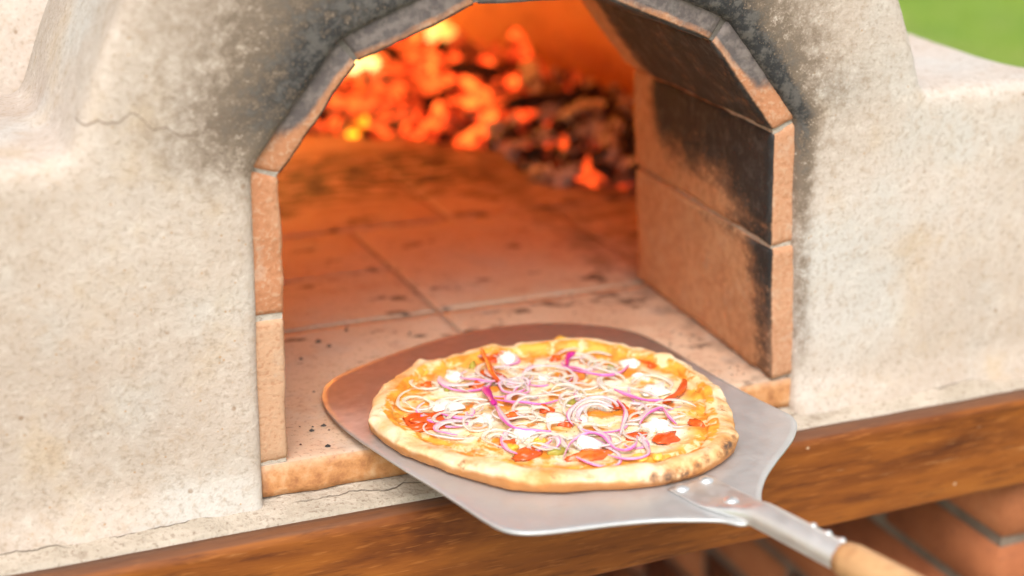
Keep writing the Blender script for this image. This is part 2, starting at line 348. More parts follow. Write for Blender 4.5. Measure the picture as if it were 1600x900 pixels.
def mat_lawn():
    M = Mat('lawn_turf', 0.9); n = M.noise(0.9, 4, 0.6); g = M.noise(40, 4, 0.7); d = M.noise(1.7, 3, 0.5, M.vec(M.pos(), add=(4, 2, 0)))
    c = M.ramp(n, [(0.35, (0.15, 0.27, 0.02)), (0.6, (0.23, 0.33, 0.03)), (0.75, (0.29, 0.35, 0.05))])
    c = M.mix(M.math('MULTIPLY', M.rng(d, 0.50, 0.68), 0.6), c, (0.36, 0.30, 0.11))
    c = M.mix(M.math('MULTIPLY', M.rng(g, 0.4, 0.7), 0.4), c, (0.04, 0.11, 0.008))
    M.set(Base_Color=c); M.bump(g, 0.6, 0.02); return M.m

def mat_plain(name, c1, c2, scale=40, rough=0.8):
    M = Mat(name, rough); n = M.noise(scale, 5, 0.6); M.set(Base_Color=M.mix(M.rng(n, 0.35, 0.65), c1, c2)); M.bump(n, 0.4, 0.003); return M.m

def mat_chamber():
    M = Mat('fired_clay_vault', 0.9); n = M.noise(5, 5, 0.6); g = M.noise(40, 4, 0.6)
    c = M.ramp(n, [(0.3, (0.55, 0.27, 0.10)), (0.55, (0.66, 0.36, 0.15)), (0.75, (0.70, 0.43, 0.21))])
    c = M.mix(M.math('MULTIPLY', M.rng(g, 0.52, 0.7), 0.4), c, (0.20, 0.10, 0.05))
    M.set(Base_Color=c); M.bump(g, 0.5, 0.004); return M.m

def mat_ash():      # ash, glowing through where the bed is hot
    M = Mat('ash_bed', 0.95); n = M.noise(26, 4, 0.65); m = M.noise(38, 3, 0.6, M.vec(M.pos(), add=(3, 3, 3)))
    M.set(Base_Color=M.mix(M.rng(n, 0.38, 0.62), (0.05, 0.042, 0.036), (0.30, 0.26, 0.225)))
    x = M.xyz()[0]
    hot = M.math('MULTIPLY', M.rng(m, 0.46, 0.60), M.rng(x, 0.58, 0.66, 1.0, 0.0))
    M.put(M.b.inputs['Emission Color'], M.mix(hot, (0.5, 0.02, 0.003), (1.0, 0.085, 0.012))); M.put(M.b.inputs['Emission Strength'], M.math('MULTIPLY', hot, 1.8))
    M.bump(n, 0.6, 0.006); return M.m

def mat_flame():
    M = Mat('flame', 1.0); t = M.t
    h = M.attr('h'); n = M.noise(22, 3, 0.6)
    col = M.ramp(h, [(0.0, (1.0, 0.58, 0.20)), (0.5, (1.0, 0.42, 0.08)), (1.0, (0.9, 0.17, 0.012))])
    em = t.nodes.new('ShaderNodeEmission'); M.put(em.inputs[0], col); M.put(em.inputs[1], M.attr('glow'))
    tr = t.nodes.new('ShaderNodeBsdfTransparent'); mx = t.nodes.new('ShaderNodeMixShader')
    a = M.math('ADD', M.rng(h, 0.0, 1.0, 0.85, 0.05, False), M.math('MULTIPLY', M.math('SUBTRACT', n, 0.5), 1.2), clamp=True)
    M.put(mx.inputs[0], a); t.links.new(tr.outputs[0], mx.inputs[1]); t.links.new(em.outputs[0], mx.inputs[2]); t.links.new(mx.outputs[0], M.out.inputs[0])
    t.nodes.remove(M.b); return M.m

# ------------------------------------------------------------------ object helpers
def mesh_obj(name, verts, faces, mat, parent=None, smooth=True, attrs=None):
    me = bpy.data.meshes.new(name)
    me.from_pydata([tuple(map(float, v)) for v in verts], [], [tuple(map(int, f)) for f in faces]); me.update()
    return link_mesh(name, me, mat, parent, smooth, attrs)
def link_mesh(name, me, mat, parent=None, smooth=True, attrs=None):
    if smooth: me.polygons.foreach_set('use_smooth', np.ones(len(me.polygons), bool))
    for k, v in (attrs or {}).items():
        a = me.attributes.new(k, 'FLOAT', 'POINT'); a.data.foreach_set('value', np.asarray(v, np.float32))
    for m in (mat if isinstance(mat, (list, tuple)) else [mat]): me.materials.append(m)
    o = bpy.data.objects.new(name, me); COL.objects.link(o)
    if parent is not None: attach(o, parent)
    return o
def attach(o, parent):
    o.parent = parent; o.matrix_parent_inverse = parent.matrix_world.inverted()
def tag(o, label=None, cat=None, group=None, kind=None):
    for k, v in (('label', label), ('category', cat), ('group', group), ('kind', kind)):
        if v: o[k] = v
    return o
def thing(name, label, cat, loc, group=None):
    o = bpy.data.objects.new(name, None); COL.objects.link(o); o.location = loc; o.empty_display_size = 0.05
    o.matrix_world = Matrix.Translation(loc)
    return tag(o, label, cat, group)

def hexa(front, back, seg=(4, 8, 8), rough=0.0007, rad=0.0035, seed=0):
    """block between two quads (each: inner-start, inner-end, outer-end, outer-start), gridded, worn edges"""
    nu, nv, nw = seg                     # along inner edge, across thickness, in depth
    fr = np.array(front, float); bk = np.array(back, float)
    def pt(u, v, w):
        a = fr[0] * (1 - u) * (1 - v) + fr[1] * u * (1 - v) + fr[2] * u * v + fr[3] * (1 - u) * v
        b = bk[0] * (1 - u) * (1 - v) + bk[1] * u * (1 - v) + bk[2] * u * v + bk[3] * (1 - u) * v
        return a * (1 - w) + b * w
    idx = {}; V = []; UVW = []; Fc = []
    def vid(i, j, k):
        key = (i, j, k)
        if key not in idx:
            idx[key] = len(V); u, v, w = i / nu, j / nv, k / nw; V.append(pt(u, v, w)); UVW.append((u, v, w))
        return idx[key]
    for i in range(nu):
        for j in range(nv):
            Fc.append((vid(i, j, 0), vid(i + 1, j, 0), vid(i + 1, j + 1, 0), vid(i, j + 1, 0)))
            Fc.append((vid(i, j, nw), vid(i, j + 1, nw), vid(i + 1, j + 1, nw), vid(i + 1, j, nw)))
    for i in range(nu):
        for k in range(nw):
            Fc.append((vid(i, 0, k), vid(i, 0, k + 1), vid(i + 1, 0, k + 1), vid(i + 1, 0, k)))
            Fc.append((vid(i, nv, k), vid(i + 1, nv, k), vid(i + 1, nv, k + 1), vid(i, nv, k + 1)))
    for j in range(nv):
        for k in range(nw):
            Fc.append((vid(0, j, k), vid(0, j + 1, k), vid(0, j + 1, k + 1), vid(0, j, k + 1)))
            Fc.append((vid(nu, j, k), vid(nu, j, k + 1), vid(nu, j + 1, k + 1), vid(nu, j + 1, k)))
    V = np.array(V); UVW = np.array(UVW)
    # wear: pull vertices on edges and corners in towards the centre
    L = np.array([np.linalg.norm(fr[1] - fr[0]), np.linalg.norm(fr[3] - fr[0]), np.linalg.norm(bk[0] - fr[0])])
    d = np.minimum(UVW, 1 - UVW) * L
    on = (d < 1e-6).sum(1)
    c = V.mean(0)
    wear = np.where(on >= 2, rad * (0.35 + 0.5 * np.abs(vnoise(V, 60, seed + 3)) + 0.6 * np.clip(vnoise(V, 25, seed + 9), 0, 1)), 0.0)
    ax = np.stack([fr[1] - fr[0], fr[3] - fr[0], bk[0] - fr[0]]); ax = ax / np.linalg.norm(ax, axis=1)[:, None]
    sgn = np.where(UVW > 0.999, -1.0, np.where(UVW < 0.001, 1.0, 0.0))
    V = V + (sgn * wear[:, None] * 0.55) @ ax
    V = V + rough * np.stack([vnoise(V, 45, seed + 1), vnoise(V, 45, seed + 2), vnoise(V, 45, seed + 4)], -1)
    # outward winding
    f0 = V[list(Fc[0])]; nrm = np.cross(f0[1] - f0[0], f0[2] - f0[0])
    if nrm @ (f0.mean(0) - c) < 0: Fc = [f[::-1] for f in Fc]
    return V, Fc, UVW

def ray_to(px, n, k):
    """photo pixel -> point on the plane n.X = k (used to read sizes off the photograph)"""
    d = (px[0] - 800) / FPX * _R + (px[1] - 450) / FPX * _D + _F
    n = np.array(n, float); return CAM + d * ((k - n @ CAM) / (n @ d))

# ------------------------------------------------------------------ setting: lawn
GZ = -1.02
def build_lawn():
    n = 60; V = []; Fc = []
    r = np.concatenate([np.linspace(-12, 14, 53), [30, 80, 300, 900]]); r = np.concatenate([[-900, -300, -80, -30], r])
    for a in r:
        for b in r: V.append((a, b, GZ + 0.02 * math.sin(a * 0.9) * math.sin(b * 1.1) if abs(a) < 20 and abs(b) < 20 and max(abs(a), abs(b)) > 2 else GZ))
    m = len(r)
    for i in range(m - 1):
        for j in range(m - 1): Fc.append((i * m + j, (i + 1) * m + j, (i + 1) * m + j + 1, i * m + j + 1))
    tag(mesh_obj('lawn', V, Fc, mat_lawn()), kind='structure')
    rs = np.random.RandomState(3); N = 26000
    bx = rs.uniform(2.2, 9.0, N); by = rs.uniform(2.0, 10.0, N); h = rs.uniform(0.03, 0.075, N); a = rs.uniform(0, 6.283, N); le = rs.uniform(-0.03, 0.03, (N, 2))
    dx, dy = np.cos(a) * 0.004, np.sin(a) * 0.004
    gz = GZ + 0.02 * np.sin(bx * 0.9) * np.sin(by * 1.1) - 0.004
    V = np.stack([np.stack([bx - dx, by - dy, gz], 1), np.stack([bx + dx, by + dy, gz], 1), np.stack([bx + le[:, 0], by + le[:, 1], gz + h], 1)], 1).reshape(-1, 3)
    me = bpy.data.meshes.new('grass'); me.vertices.add(3 * N); me.vertices.foreach_set('co', V.ravel())
    me.loops.add(3 * N); me.loops.foreach_set('vertex_index', np.arange(3 * N)); me.polygons.add(N); me.polygons.foreach_set('loop_start', np.arange(0, 3 * N, 3))
    me.update(); me.validate()
    g = link_mesh('grass', me, mat_plain('grass_blade', (0.14, 0.28, 0.018), (0.26, 0.36, 0.04), 3, 0.6), smooth=False)
    tag(g, 'short green lawn grass beyond the oven shoulder', 'grass', kind='stuff')
build_lawn()

# paved patio the oven stands on, unseen, added to cut the lawn's green bounce
def build_patio():
    mt = mat_plain('sandstone_slab', (0.36, 0.31, 0.25), (0.48, 0.42, 0.35), 9, 0.85)
    V = [(-2.6, -4.2, GZ), (2.4, -4.2, GZ), (2.4, 2.0, GZ), (-2.6, 2.0, GZ)]; V += [(x, y, GZ + 0.03) for x, y, z in V]
    o = mesh_obj('patio', V, [(0, 3, 2, 1), (4, 5, 6, 7), (0, 1, 5, 4), (1, 2, 6, 5), (2, 3, 7, 6), (3, 0, 4, 7)], mat_mortar('patio_joint', (0.25, 0.22, 0.18), (0.33, 0.30, 0.26)), None, False); tag(o, kind='structure')
    me = None
    for i in range(8):
        for j in range(10):
            if me is None:
                v, f, u = hexa([(0, 0, 0), (0.605, 0, 0), (0.605, 0, 0.02), (0, 0, 0.02)], [(0, 0.605, 0), (0.605, 0.605, 0), (0.605, 0.605, 0.02), (0, 0.605, 0.02)], (3, 1, 3), 0.001, 0.006, 3)
                me = bpy.data.meshes.new('paving_slab'); me.from_pydata([tuple(p) for p in v], [], f); me.materials.append(mt)
            p = bpy.data.objects.new('paving_slab', me); COL.objects.link(p); p.location = (-2.59 + 0.622 * i, -4.19 + 0.618 * j, GZ + 0.024); attach(p, o)
build_patio()

# ------------------------------------------------------------------ the oven
OVEN = thing('pizza_oven', 'wood-fired pizza oven of beige plaster with a sooty brick arch', 'oven', (0.22, 0.0, -0.127))
D_ARCH = 0.288
# inner outline of the opening, front plane, read from the photograph (x, z), handmade and not quite square
INN = [(0.0, 0.0), (0.0005, 0.128), (-0.0008, 0.2405), (0.0626, 0.3238), (0.1597, 0.3623), (0.2725, 0.3612), (0.3709, 0.3203), (0.4384, 0.2373), (0.446, 0.1305), (0.4575, 0.0)]
TH = 0.029
def outer(pts, t):
    out = []
    for i, p in enumerate(pts):
        p = np.array(p); a = np.array(pts[i - 1]) if i else p - (np.array(pts[1]) - p); b = np.array(pts[i + 1]) if i < len(pts) - 1 else p + (p - np.array(pts[i - 1]))
        e1 = (p - a) / np.linalg.norm(p - a); e2 = (b - p) / np.linalg.norm(b - p)
        n1 = np.array([-e1[1], e1[0]]); n2 = np.array([-e2[1], e2[0]]); n = n1 + n2; n /= np.linalg.norm(n)
        out.append(p + n * t / max(0.5, n @ n1))
    return out
OUT = outer(INN, TH)
M_FB = mat_firebrick(); M_PL = mat_plaster()
M_MO = mat_mortar('pale_mortar', (0.42, 0.36, 0.29), (0.55, 0.49, 0.42), (0.16, 0.11, 0.08))
M_LEDGE = mat_mortar('cement_ledge', (0.40, 0.34, 0.265), (0.52, 0.445, 0.36), (0.22, 0.16, 0.11), crack=True)

def build_arch():
    N = len(INN) - 1
    for i in range(N):
        g = 0.0011
        a, b = np.array(INN[i]), np.array(INN[i + 1]); oa, ob = OUT[i], OUT[i + 1]
        e = (b - a) / np.linalg.norm(b - a); eo = (ob - oa) / np.linalg.norm(ob - oa)
        q = [a + e * g, b - e * g, ob - eo * g, oa + eo * g]
        yf = rnd.uniform(-0.0012, 0.0012); splay = 0.016 if i >= 6 else 0.0
        fr = [(p[0], yf, p[1]) for p in q]
        bk = [(p[0] + splay * (1.0 if i >= 7 else 0.5), D_ARCH, p[1] * (1.0 if i < 7 else 0.985)) for p in q]
        V, Fc, UVW = hexa(fr, bk, (22, 8, 44), 0.0008, 0.0036, seed=20 + i)
        x, y, z = V[:, 0], V[:, 1], V[:, 2]
        inner = UVW[:, 1] < 0.05; front = UVW[:, 2] < 0.03
        soot = np.zeros(len(V))
        back_clean = 1 - sstep(y, D_ARCH - 0.075, D_ARCH - 0.03)
        if 2 <= i <= 6:      # vault: black inside, less towards the fire end
            soot = np.where(inner, 1.0 * (0.08 + 0.92 * back_clean), 0.0)
        if i in (1, 7):      # upper jamb bricks
            s = sstep(z, 0.130, 0.215) * 1.15 + (1 - sstep(y, 0.0, 0.11)) * 0.85
            s = s * (0.15 + 0.85 * back_clean) + 0.20 * np.exp(-((z - 0.132) / 0.012) ** 2)
            soot = np.where(inner, s, 0)
        if i in (0, 8):
            s = (1 - sstep(y, 0.004, 0.060)) * (0.58 + 0.5 * sstep(z, 0.02, 0.13)) + 0.42 * sstep(z, 0.10, 0.13) * (1 - sstep(y, 0.05, 0.24))
            soot = np.where(inner, s, 0)
        if i < 2: soot = soot * 0
        # front faces: soot creeping over the arrises of the arch, grey bloom over the outer half
        fsoot = np.zeros(len(V)); bl = np.zeros(len(V))
        if 2 <= i <= 6:
            fsoot = np.where(front, 0.08 + 0.30 * (1 - sstep(UVW[:, 1], 0.0, 0.14)), 0)
            k = {2: sstep(z, 0.235, 0.325), 3: 1.05, 4: 1.2, 5: 1.05, 6: sstep(z, 0.255, 0.305)}[i]
            bl = np.where(front, k * (0.34 + 0.75 * sstep(UVW[:, 1], 0.15, 0.5)), 0)
            if i in (4,): bl = np.where(front, 1.0, 0)
        soot = np.maximum(soot, fsoot)
        pale = np.where(front, {0: 0.85, 1: 0.05, 7: 0.35, 8: 0.40}.get(i, 0.1), 0.0)
        o = mesh_obj('brick', V, Fc, M_FB, OVEN, True, {'soot': soot, 'bloom': bl, 'pale': pale, 'inner': np.where(inner & ~front, 1.0, 0.0)})
        o['label'] = 'orange fire brick of the entrance jamb' if i in (0, 1, 7, 8) else 'sooty fire brick of the entrance arch'
    # mortar: one ribbon through all the joints, set back from the brick faces
    V = []; Fc = []
    A = [np.array(p) for p in outer(INN, 0.0020)]; B = [np.array(p) for p in outer(INN, TH - 0.0012)]
    for y in (0.0017, D_ARCH - 0.003):
        for a, b in zip(A, B):
            sp = 0.019 if (y > 0.1 and a[0] > 0.4) else (0.010 if (y > 0.1 and a[0] > 0.34) else 0.0)
            V += [(a[0] + sp, y, a[1]), (b[0] + sp, y, b[1])]
    n = len(A)
    for i in range(n - 1):
        p, q = 2 * i, 2 * i + 2; P, Q = p + 2 * n, q + 2 * n
        Fc += [(p, q, q + 1, p + 1), (P, P + 1, Q + 1, Q), (p, P, Q, q), (p + 1, q + 1, Q + 1, P + 1)]
    mesh_obj('mortar_joint', V, Fc, M_MO, OVEN, False)
build_arch()

def pl_dist(P2, poly):
    """unsigned distance of points (n,2) to a polyline"""
    best = np.full(len(P2), 9.0)
    for a, b in zip(poly[:-1], poly[1:]):
        a = np.array(a); b = np.array(b); ab = b - a
        t = np.clip(((P2 - a) @ ab) / (ab @ ab), 0, 1)
        best = np.minimum(best, np.linalg.norm(P2 - (a + t[:, None] * ab), axis=1))
    return best

def build_plaster():
    bm = bmesh.new()
    def prism(poly, ax, lo, hi):
        def mk(p, c): return (p[0], c, p[1]) if ax == 'y' else (p[0], p[1], c)
        a = [bm.verts.new(mk(p, lo)) for p in poly]; b = [bm.verts.new(mk(p, hi)) for p in poly]
        bm.faces.new(a); bm.faces.new(b[::-1])
        for i in range(len(poly)):
            j = (i + 1) % len(poly); bm.faces.new((a[j], a[i], b[i], b[j]))
    hole = outer(INN, TH - 0.0065)
    hole = [np.array((hole[0][0], -0.10))] + hole + [np.array((hole[-1][0], -0.10))]
    yf = -0.008
    # raised arch block with its notch
    sil = [(-0.168, -0.10), (-0.168, 0.22), (-0.156, 0.27), (-0.135, 0.33), (-0.108, 0.39), (-0.05, 0.47), (0.03, 0.54), (0.13, 0.585), (0.22, 0.595), (0.31, 0.585), (0.41, 0.535), (0.49, 0.46), (0.542, 0.39), (0.566, 0.34), (0.586, 0.29), (0.604, 0.22), (0.604, -0.10)]
    poly = [tuple(p) for p in sil] + [tuple(p) for p in hole[::-1]]
    prism(poly, 'y', yf, 0.245)
    # shoulders, plan outlines
    prism([(0.53, yf), (0.775, yf), (0.80, -0.002), (0.776, 0.025), (0.757, 0.06), (0.752, 0.11), (0.754, 0.17), (0.765, 0.245), (0.53, 0.245)], 'z', -0.10, 0.264)
    prism([(-0.62, yf + 0.004), (-0.12, yf), (-0.12, 0.235), (-0.62, 0.235)], 'z', -0.10, 0.268)
    me = bpy.data.meshes.new('tmp'); bm.normal_update(); bmesh.ops.recalc_face_normals(bm, faces=bm.faces); bm.to_mesh(me); bm.free()
    o = bpy.data.objects.new('tmp', me); COL.objects.link(o)
    m = o.modifiers.new('r', 'REMESH'); m.mode = 'VOXEL'; m.voxel_size = 0.0042
    s = o.modifiers.new('s', 'SMOOTH'); s.factor = 0.5; s.iterations = 14
    dg = bpy.context.evaluated_depsgraph_get()
    me2 = bpy.data.meshes.new_from_object(o.evaluated_get(dg)); bpy.data.objects.remove(o); bpy.data.meshes.remove(me)
    n = len(me2.vertices); V = np.empty(n * 3); me2.vertices.foreach_get('co', V); V = V.reshape(-1, 3)
    Nn = np.empty(n * 3); me2.vertices.foreach_get('normal', Nn); Nn = Nn.reshape(-1, 3)
    d = pl_dist(V[:, [0, 2]], [tuple(p) for p in outer(INN, TH)])
    E_ = np.empty(len(me2.edges) * 2, np.int64); me2.edges.foreach_get('vertices', E_); E_ = E_.reshape(-1, 2)
    deg = np.bincount(E_.ravel(), minlength=n)[:, None]; wsm = (sstep(d, 0.05, 0.10) * sstep(V[:, 2], 0.02, 0.08))[:, None] * 0.8
    for _ in range(13):
        acc = np.stack([np.bincount(E_[:, 0], V[E_[:, 1], k], n) + np.bincount(E_[:, 1], V[E_[:, 0], k], n) for k in range(3)], -1)
        V = V + wsm * (acc / deg - V)
    me2.vertices.foreach_set('co', V.ravel()); me2.update(); me2.vertices.foreach_get('normal', Nn_ := np.empty(n * 3)); Nn = Nn_.reshape(-1, 3)
    amp = 0.35 + 0.65 * sstep(d, 0.004, 0.03)
    V = V + Nn * (amp * (0.0026 * fbm(V, 7, 2, 1) + 0.0005 * fbm(V, 30, 2, 5) + 0.0002 * vnoise(V, 110, 9)))[:, None]
    # trowelled flare where the wall meets the ledge
    V[:, 1] -= np.where(V[:, 1] < 0.05, 0.009 * (1 - sstep(V[:, 2], -0.045, 0.005)), 0)
    me2.vertices.foreach_set('co', V.ravel())
    # soot climbs out of the opening and up the face
    x, z = V[:, 0], V[:, 2]
    ang = sstep(z, 0.215, 0.33)
    wl = np.where(x < 0.22, 0.048, 0.030) * (1 + 0.9 * sstep(z, 0.32, 0.45))
    soot = np.where(x < 0.22, 1.0, 0.74) * ang * np.exp(-(d / wl) ** 1.1) + 0.30 * sstep(z, 0.12, 0.26) * np.exp(-(d / 0.10) ** 1.3) * np.where(x > 0.3, 0.75, 0.5)
    soot = soot + 0.45 * np.exp(-(d / 0.007) ** 2) * sstep(z, 0.18, 0.27) * (x > 0.22)
    soot = soot + 0.34 * np.exp(-(d / 0.011) ** 2) * (x > 0.3) * sstep(z, -0.02, 0.05)
    me2.update()
    link_mesh('plaster_shell', me2, M_PL, OVEN, True, {'soot': soot})
build_plaster()

def ellip(name, c, r, h, z0, mat, cut, parent, flip=False, nu=96, nv=30, amp=0.006):
    V = []; Fc = []
    for j in range(nv + 1):
        t = j / nv * math.pi / 2
        for i in range(nu):
            a = 2 * math.pi * i / nu
            q = r * max(0.0, math.cos(t)) ** 0.5
            V.append((c[0] + q * math.cos(a), c[1] + q * math.sin(a), z0 + h * math.sin(t)))
    V = np.array(V); V = V + amp * np.stack([fbm(V, 6, 3, 2), fbm(V, 6, 3, 8), fbm(V, 6, 3, 14)], -1)
    for j in range(nv):
        for i in range(nu):
            f = (j * nu + i, j * nu + (i + 1) % nu, (j + 1) * nu + (i + 1) % nu, (j + 1) * nu + i)
            if cut(V[list(f)].mean(0)): continue
            Fc.append(f[::-1] if flip else f)
    o = mesh_obj(name, V, Fc, mat, parent, True, {'soot': np.zeros(len(V))}); return o
CC = (0.24, 0.83)
M_CH = mat_chamber()
ellip('vault', CC, 0.58, 0.52, -0.02, M_CH, lambda p: p[1] < 0.40 and abs(p[0] - 0.22) < 0.27 and p[2] < 0.41, OVEN, True, 140, 40)
ellip('dome', CC, 0.69, 0.74, -0.127, M_PL, lambda p: p[1] < 0.19 or (p[1] < 0.30 and abs(p[0] - 0.22) < 0.29 and p[2] < 0.43), OVEN, False, 140, 40)
def chamber_front():      # inner front wall round the passage, seen from the fire side
    V = []; Fc = []; y0 = D_ARCH - 0.004
    A = [np.array(p) for p in outer(INN, 0.024)]
    for a in A:
        c = np.array([0.22, 0.10]); d = (a - c) / np.linalg.norm(a - c); b = c + d * 0.40
        V += [(a[0], y0, a[1]), (b[0], y0 + 0.02, max(-0.02, b[1]))]
    for i in range(len(A) - 1): Fc.append((2 * i, 2 * i + 1, 2 * i + 3, 2 * i + 2))
    o = mesh_obj('chamber_front_wall', V, Fc, M_CH, OVEN, False)
    so = o.modifiers.new('t', 'SOLIDIFY'); so.thickness = 0.02; so.offset = -1
chamber_front()

# hearth tiles: rows and columns measured from the joints in the photograph
def build_hearth():
    mt = mat_tile(); xs = [-0.27, -0.026, 0.239, 0.500, 0.765]; ys = [0.0, 0.276, 0.557, 0.838, 1.12, 1.36]
    rs = random.Random(5); k = 0
    for r in range(len(ys) - 1):
        for c in range(len(xs) - 1):
            if r == 0 and (c == 0 or c == 3): continue
            x0, x1, y0, y1 = xs[c], xs[c + 1], ys[r], ys[r + 1]
            if r >= 2 and r % 2 == 0: x0, x1 = x0 + 0.125, x1 + 0.125
            if r == 0 and c == 2: x1 = 0.487
            parts = [(y0, y1)]
            if r == 1 and c == 1: parts = [(y0, 0.413), (0.413, y1)]
            for (a, b) in parts:
                g = 0.0014; dz = rs.uniform(-0.0012, 0.0008)
                fr = [(x0 + g, a + (g if a > 0.01 else -0.003), -0.0285), (x1 - g, a + (g if a > 0.01 else -0.003), -0.0285), (x1 - g, a + (g if a > 0.01 else -0.001), dz), (x0 + g, a + (g if a > 0.01 else -0.001), dz)]
                bk = [(x0 + g, b - g, -0.0285), (x1 - g, b - g, -0.0285), (x1 - g, b - g, dz), (x0 + g, b - g, dz)]
                V, Fc, U = hexa(fr, bk, (28, 4, 28), 0.0005, 0.003, seed=60 + k); k += 1
                mesh_obj('hearth_tile', V, Fc, mt, OVEN, True)
    V = []
    for z in (-0.03, -0.0014):
        V += [(-0.30, 0.006, z), (0.80, 0.006, z), (0.80, 1.42, z), (-0.30, 1.42, z)]
    mesh_obj('hearth_mortar', V, [(0, 3, 2, 1), (4, 5, 6, 7), (0, 1, 5, 4), (1, 2, 6, 5), (2, 3, 7, 6), (3, 0, 4, 7)], mat_mortar('hearth_grout', (0.36, 0.25, 0.17), (0.48, 0.37, 0.28)), OVEN, False)
    # slab that carries the oven above the wood store
    def slab(x0, x1, y0, y1, z0, z1):
        return [(x0, y0, z0), (x1, y0, z0), (x1, y1, z0), (x0, y1, z0), (x0, y0, z1), (x1, y0, z1), (x1, y1, z1), (x0, y1, z1)]
    mesh_obj('base_slab', slab(-0.66, 0.98, -0.026, 1.56, -0.126, -0.052), [(0, 3, 2, 1), (4, 5, 6, 7), (0, 1, 5, 4), (1, 2, 6, 5), (2, 3, 7, 6), (3, 0, 4, 7)], mat_plain('cast_concrete', (0.22, 0.20, 0.18), (0.32, 0.30, 0.27), 12), OVEN, False)
    # cement ledge between the hearth front and the beam, uneven top, falling to the front
    nx, ny = 420, 10; V = []; Fc = []
    for i in range(nx + 1):
        x = -0.66 + 1.64 * i / nx
        for j in range(ny + 1):
            t = j / ny; V.append((x, 0.012 - 0.0475 * t, -0.0275 - 0.0075 * t))
    V = np.array(V); bmp = 0.0016 * fbm(V, 40, 3, 3) + 0.0012 * fbm(V, 12, 2, 6); V[:, 2] += bmp
    V[:, 2] += 0.003 * (1 - sstep(V[:, 1], -0.012, -0.002)) * np.clip(fbm(V * np.array([1, 0.3, 1]), 18, 2, 9), -0.6, 0.6)
    for i in range(nx):
        for j in range(ny):
            a = i * (ny + 1) + j; Fc.append((a, a + 1, a + ny + 2, a + ny + 1))
    base = len(V); B = V.copy(); B[:, 2] = -0.0515; V = np.concatenate([V, B])
    for i in range(nx): a = i * (ny + 1) + ny; Fc.append((a, base + a, base + a + ny + 1, a + ny + 1))
    mesh_obj('cement_ledge', V, Fc, M_LEDGE, OVEN, True)
build_hearth()

# charcoal crumbs scattered over the hearth front
def build_crumbs():
    rs = random.Random(11); V = []; Fc = []
    spots = []
    for px in ((541, 515), (514, 540), (497, 533), (512, 696), (506, 664), (487, 672), (640, 520), (470, 560), (530, 640)):
        p = ray_to(px, (0, 0, 1), 0.001); spots.append((p[0], p[1], rs.uniform(0.0016, 0.0032)))
    for k in range(150):
        y = rs.uniform(0.01, 0.5); x = rs.uniform(0.01, 0.45)
        if rs.random() < 0.5: x = 0.45 - abs(rs.gauss(0, 0.035))
        spots.append((x, y, rs.uniform(0.0005, 0.0015)))
    for x, y, s in spots:
        b = len(V); n = 6
        for k in range(n):
            a = 6.283 * k / n; V.append((x + s * math.cos(a) * rs.uniform(0.7, 1.4), y + s * math.sin(a) * rs.uniform(0.6, 1.2), 0.0004))
        V.append((x, y, 0.0008 + s * 0.7))
        for k in range(n): Fc.append((b + k, b + (k + 1) % n, b + n))
    o = mesh_obj('charcoal_crumbs', V, Fc, mat_plain('charcoal_crumb', (0.02, 0.017, 0.015), (0.06, 0.05, 0.045), 200), None, False)
    tag(o, 'black charcoal crumbs strewn over the hearth tiles', 'crumbs', kind='stuff')
build_crumbs()

# ------------------------------------------------------------------ wooden beam under the hearth
def build_beam():
    prof = [(-0.0345, -0.132), (-0.0345, -0.0365)]
    prof += [(-0.0425, -0.0362)]
    for k in range(9):
        a = math.radians(90 + 90 * k / 8); prof.append((-0.0440 + 0.0105 * math.cos(a), -0.0467 + 0.0105 * math.sin(a)))
    prof += [(-0.0550, -0.075), (-0.0548, -0.108)]
    for k in range(5):
        a = math.radians(180 + 90 * k / 4); prof.append((-0.0498 + 0.005 * math.cos(a), -0.1270 + 0.005 * math.sin(a)))
    nx = 260; n = len(prof); V = []; Fc = []
    for i in range(nx + 1):
        x = -0.70 + 1.72 * i / nx
        for p in prof: V.append((x, p[0], p[1]))
    V = np.array(V)
    V[:, 1] += 0.0010 * fbm(V * np.array([0.4, 1, 1]), 14, 2, 3) * (V[:, 1] < -0.038); V[:, 2] += 0.0008 * fbm(V * np.array([0.5, 1, 1]), 20, 3, 4)
    for i in range(nx):
        for j in range(n):
            a, b = i * n + j, i * n + (j + 1) % n; Fc.append((a, a + n, b + n, b))
    Fc.append(tuple(range(n))); Fc.append(tuple(range(nx * n + n - 1, nx * n - 1, -1)))
    me = bpy.data.meshes.new('wooden_beam'); me.from_pydata([tuple(v) for v in V], [], Fc); bm = bmesh.new(); bm.from_mesh(me); bmesh.ops.recalc_face_normals(bm, faces=bm.faces); bm.to_mesh(me); bm.free()
    o = link_mesh('wooden_beam', me, mat_beam())
    tag(o, 'varnished reddish-brown wooden beam running along the front below the oven', 'beam')
build_beam()

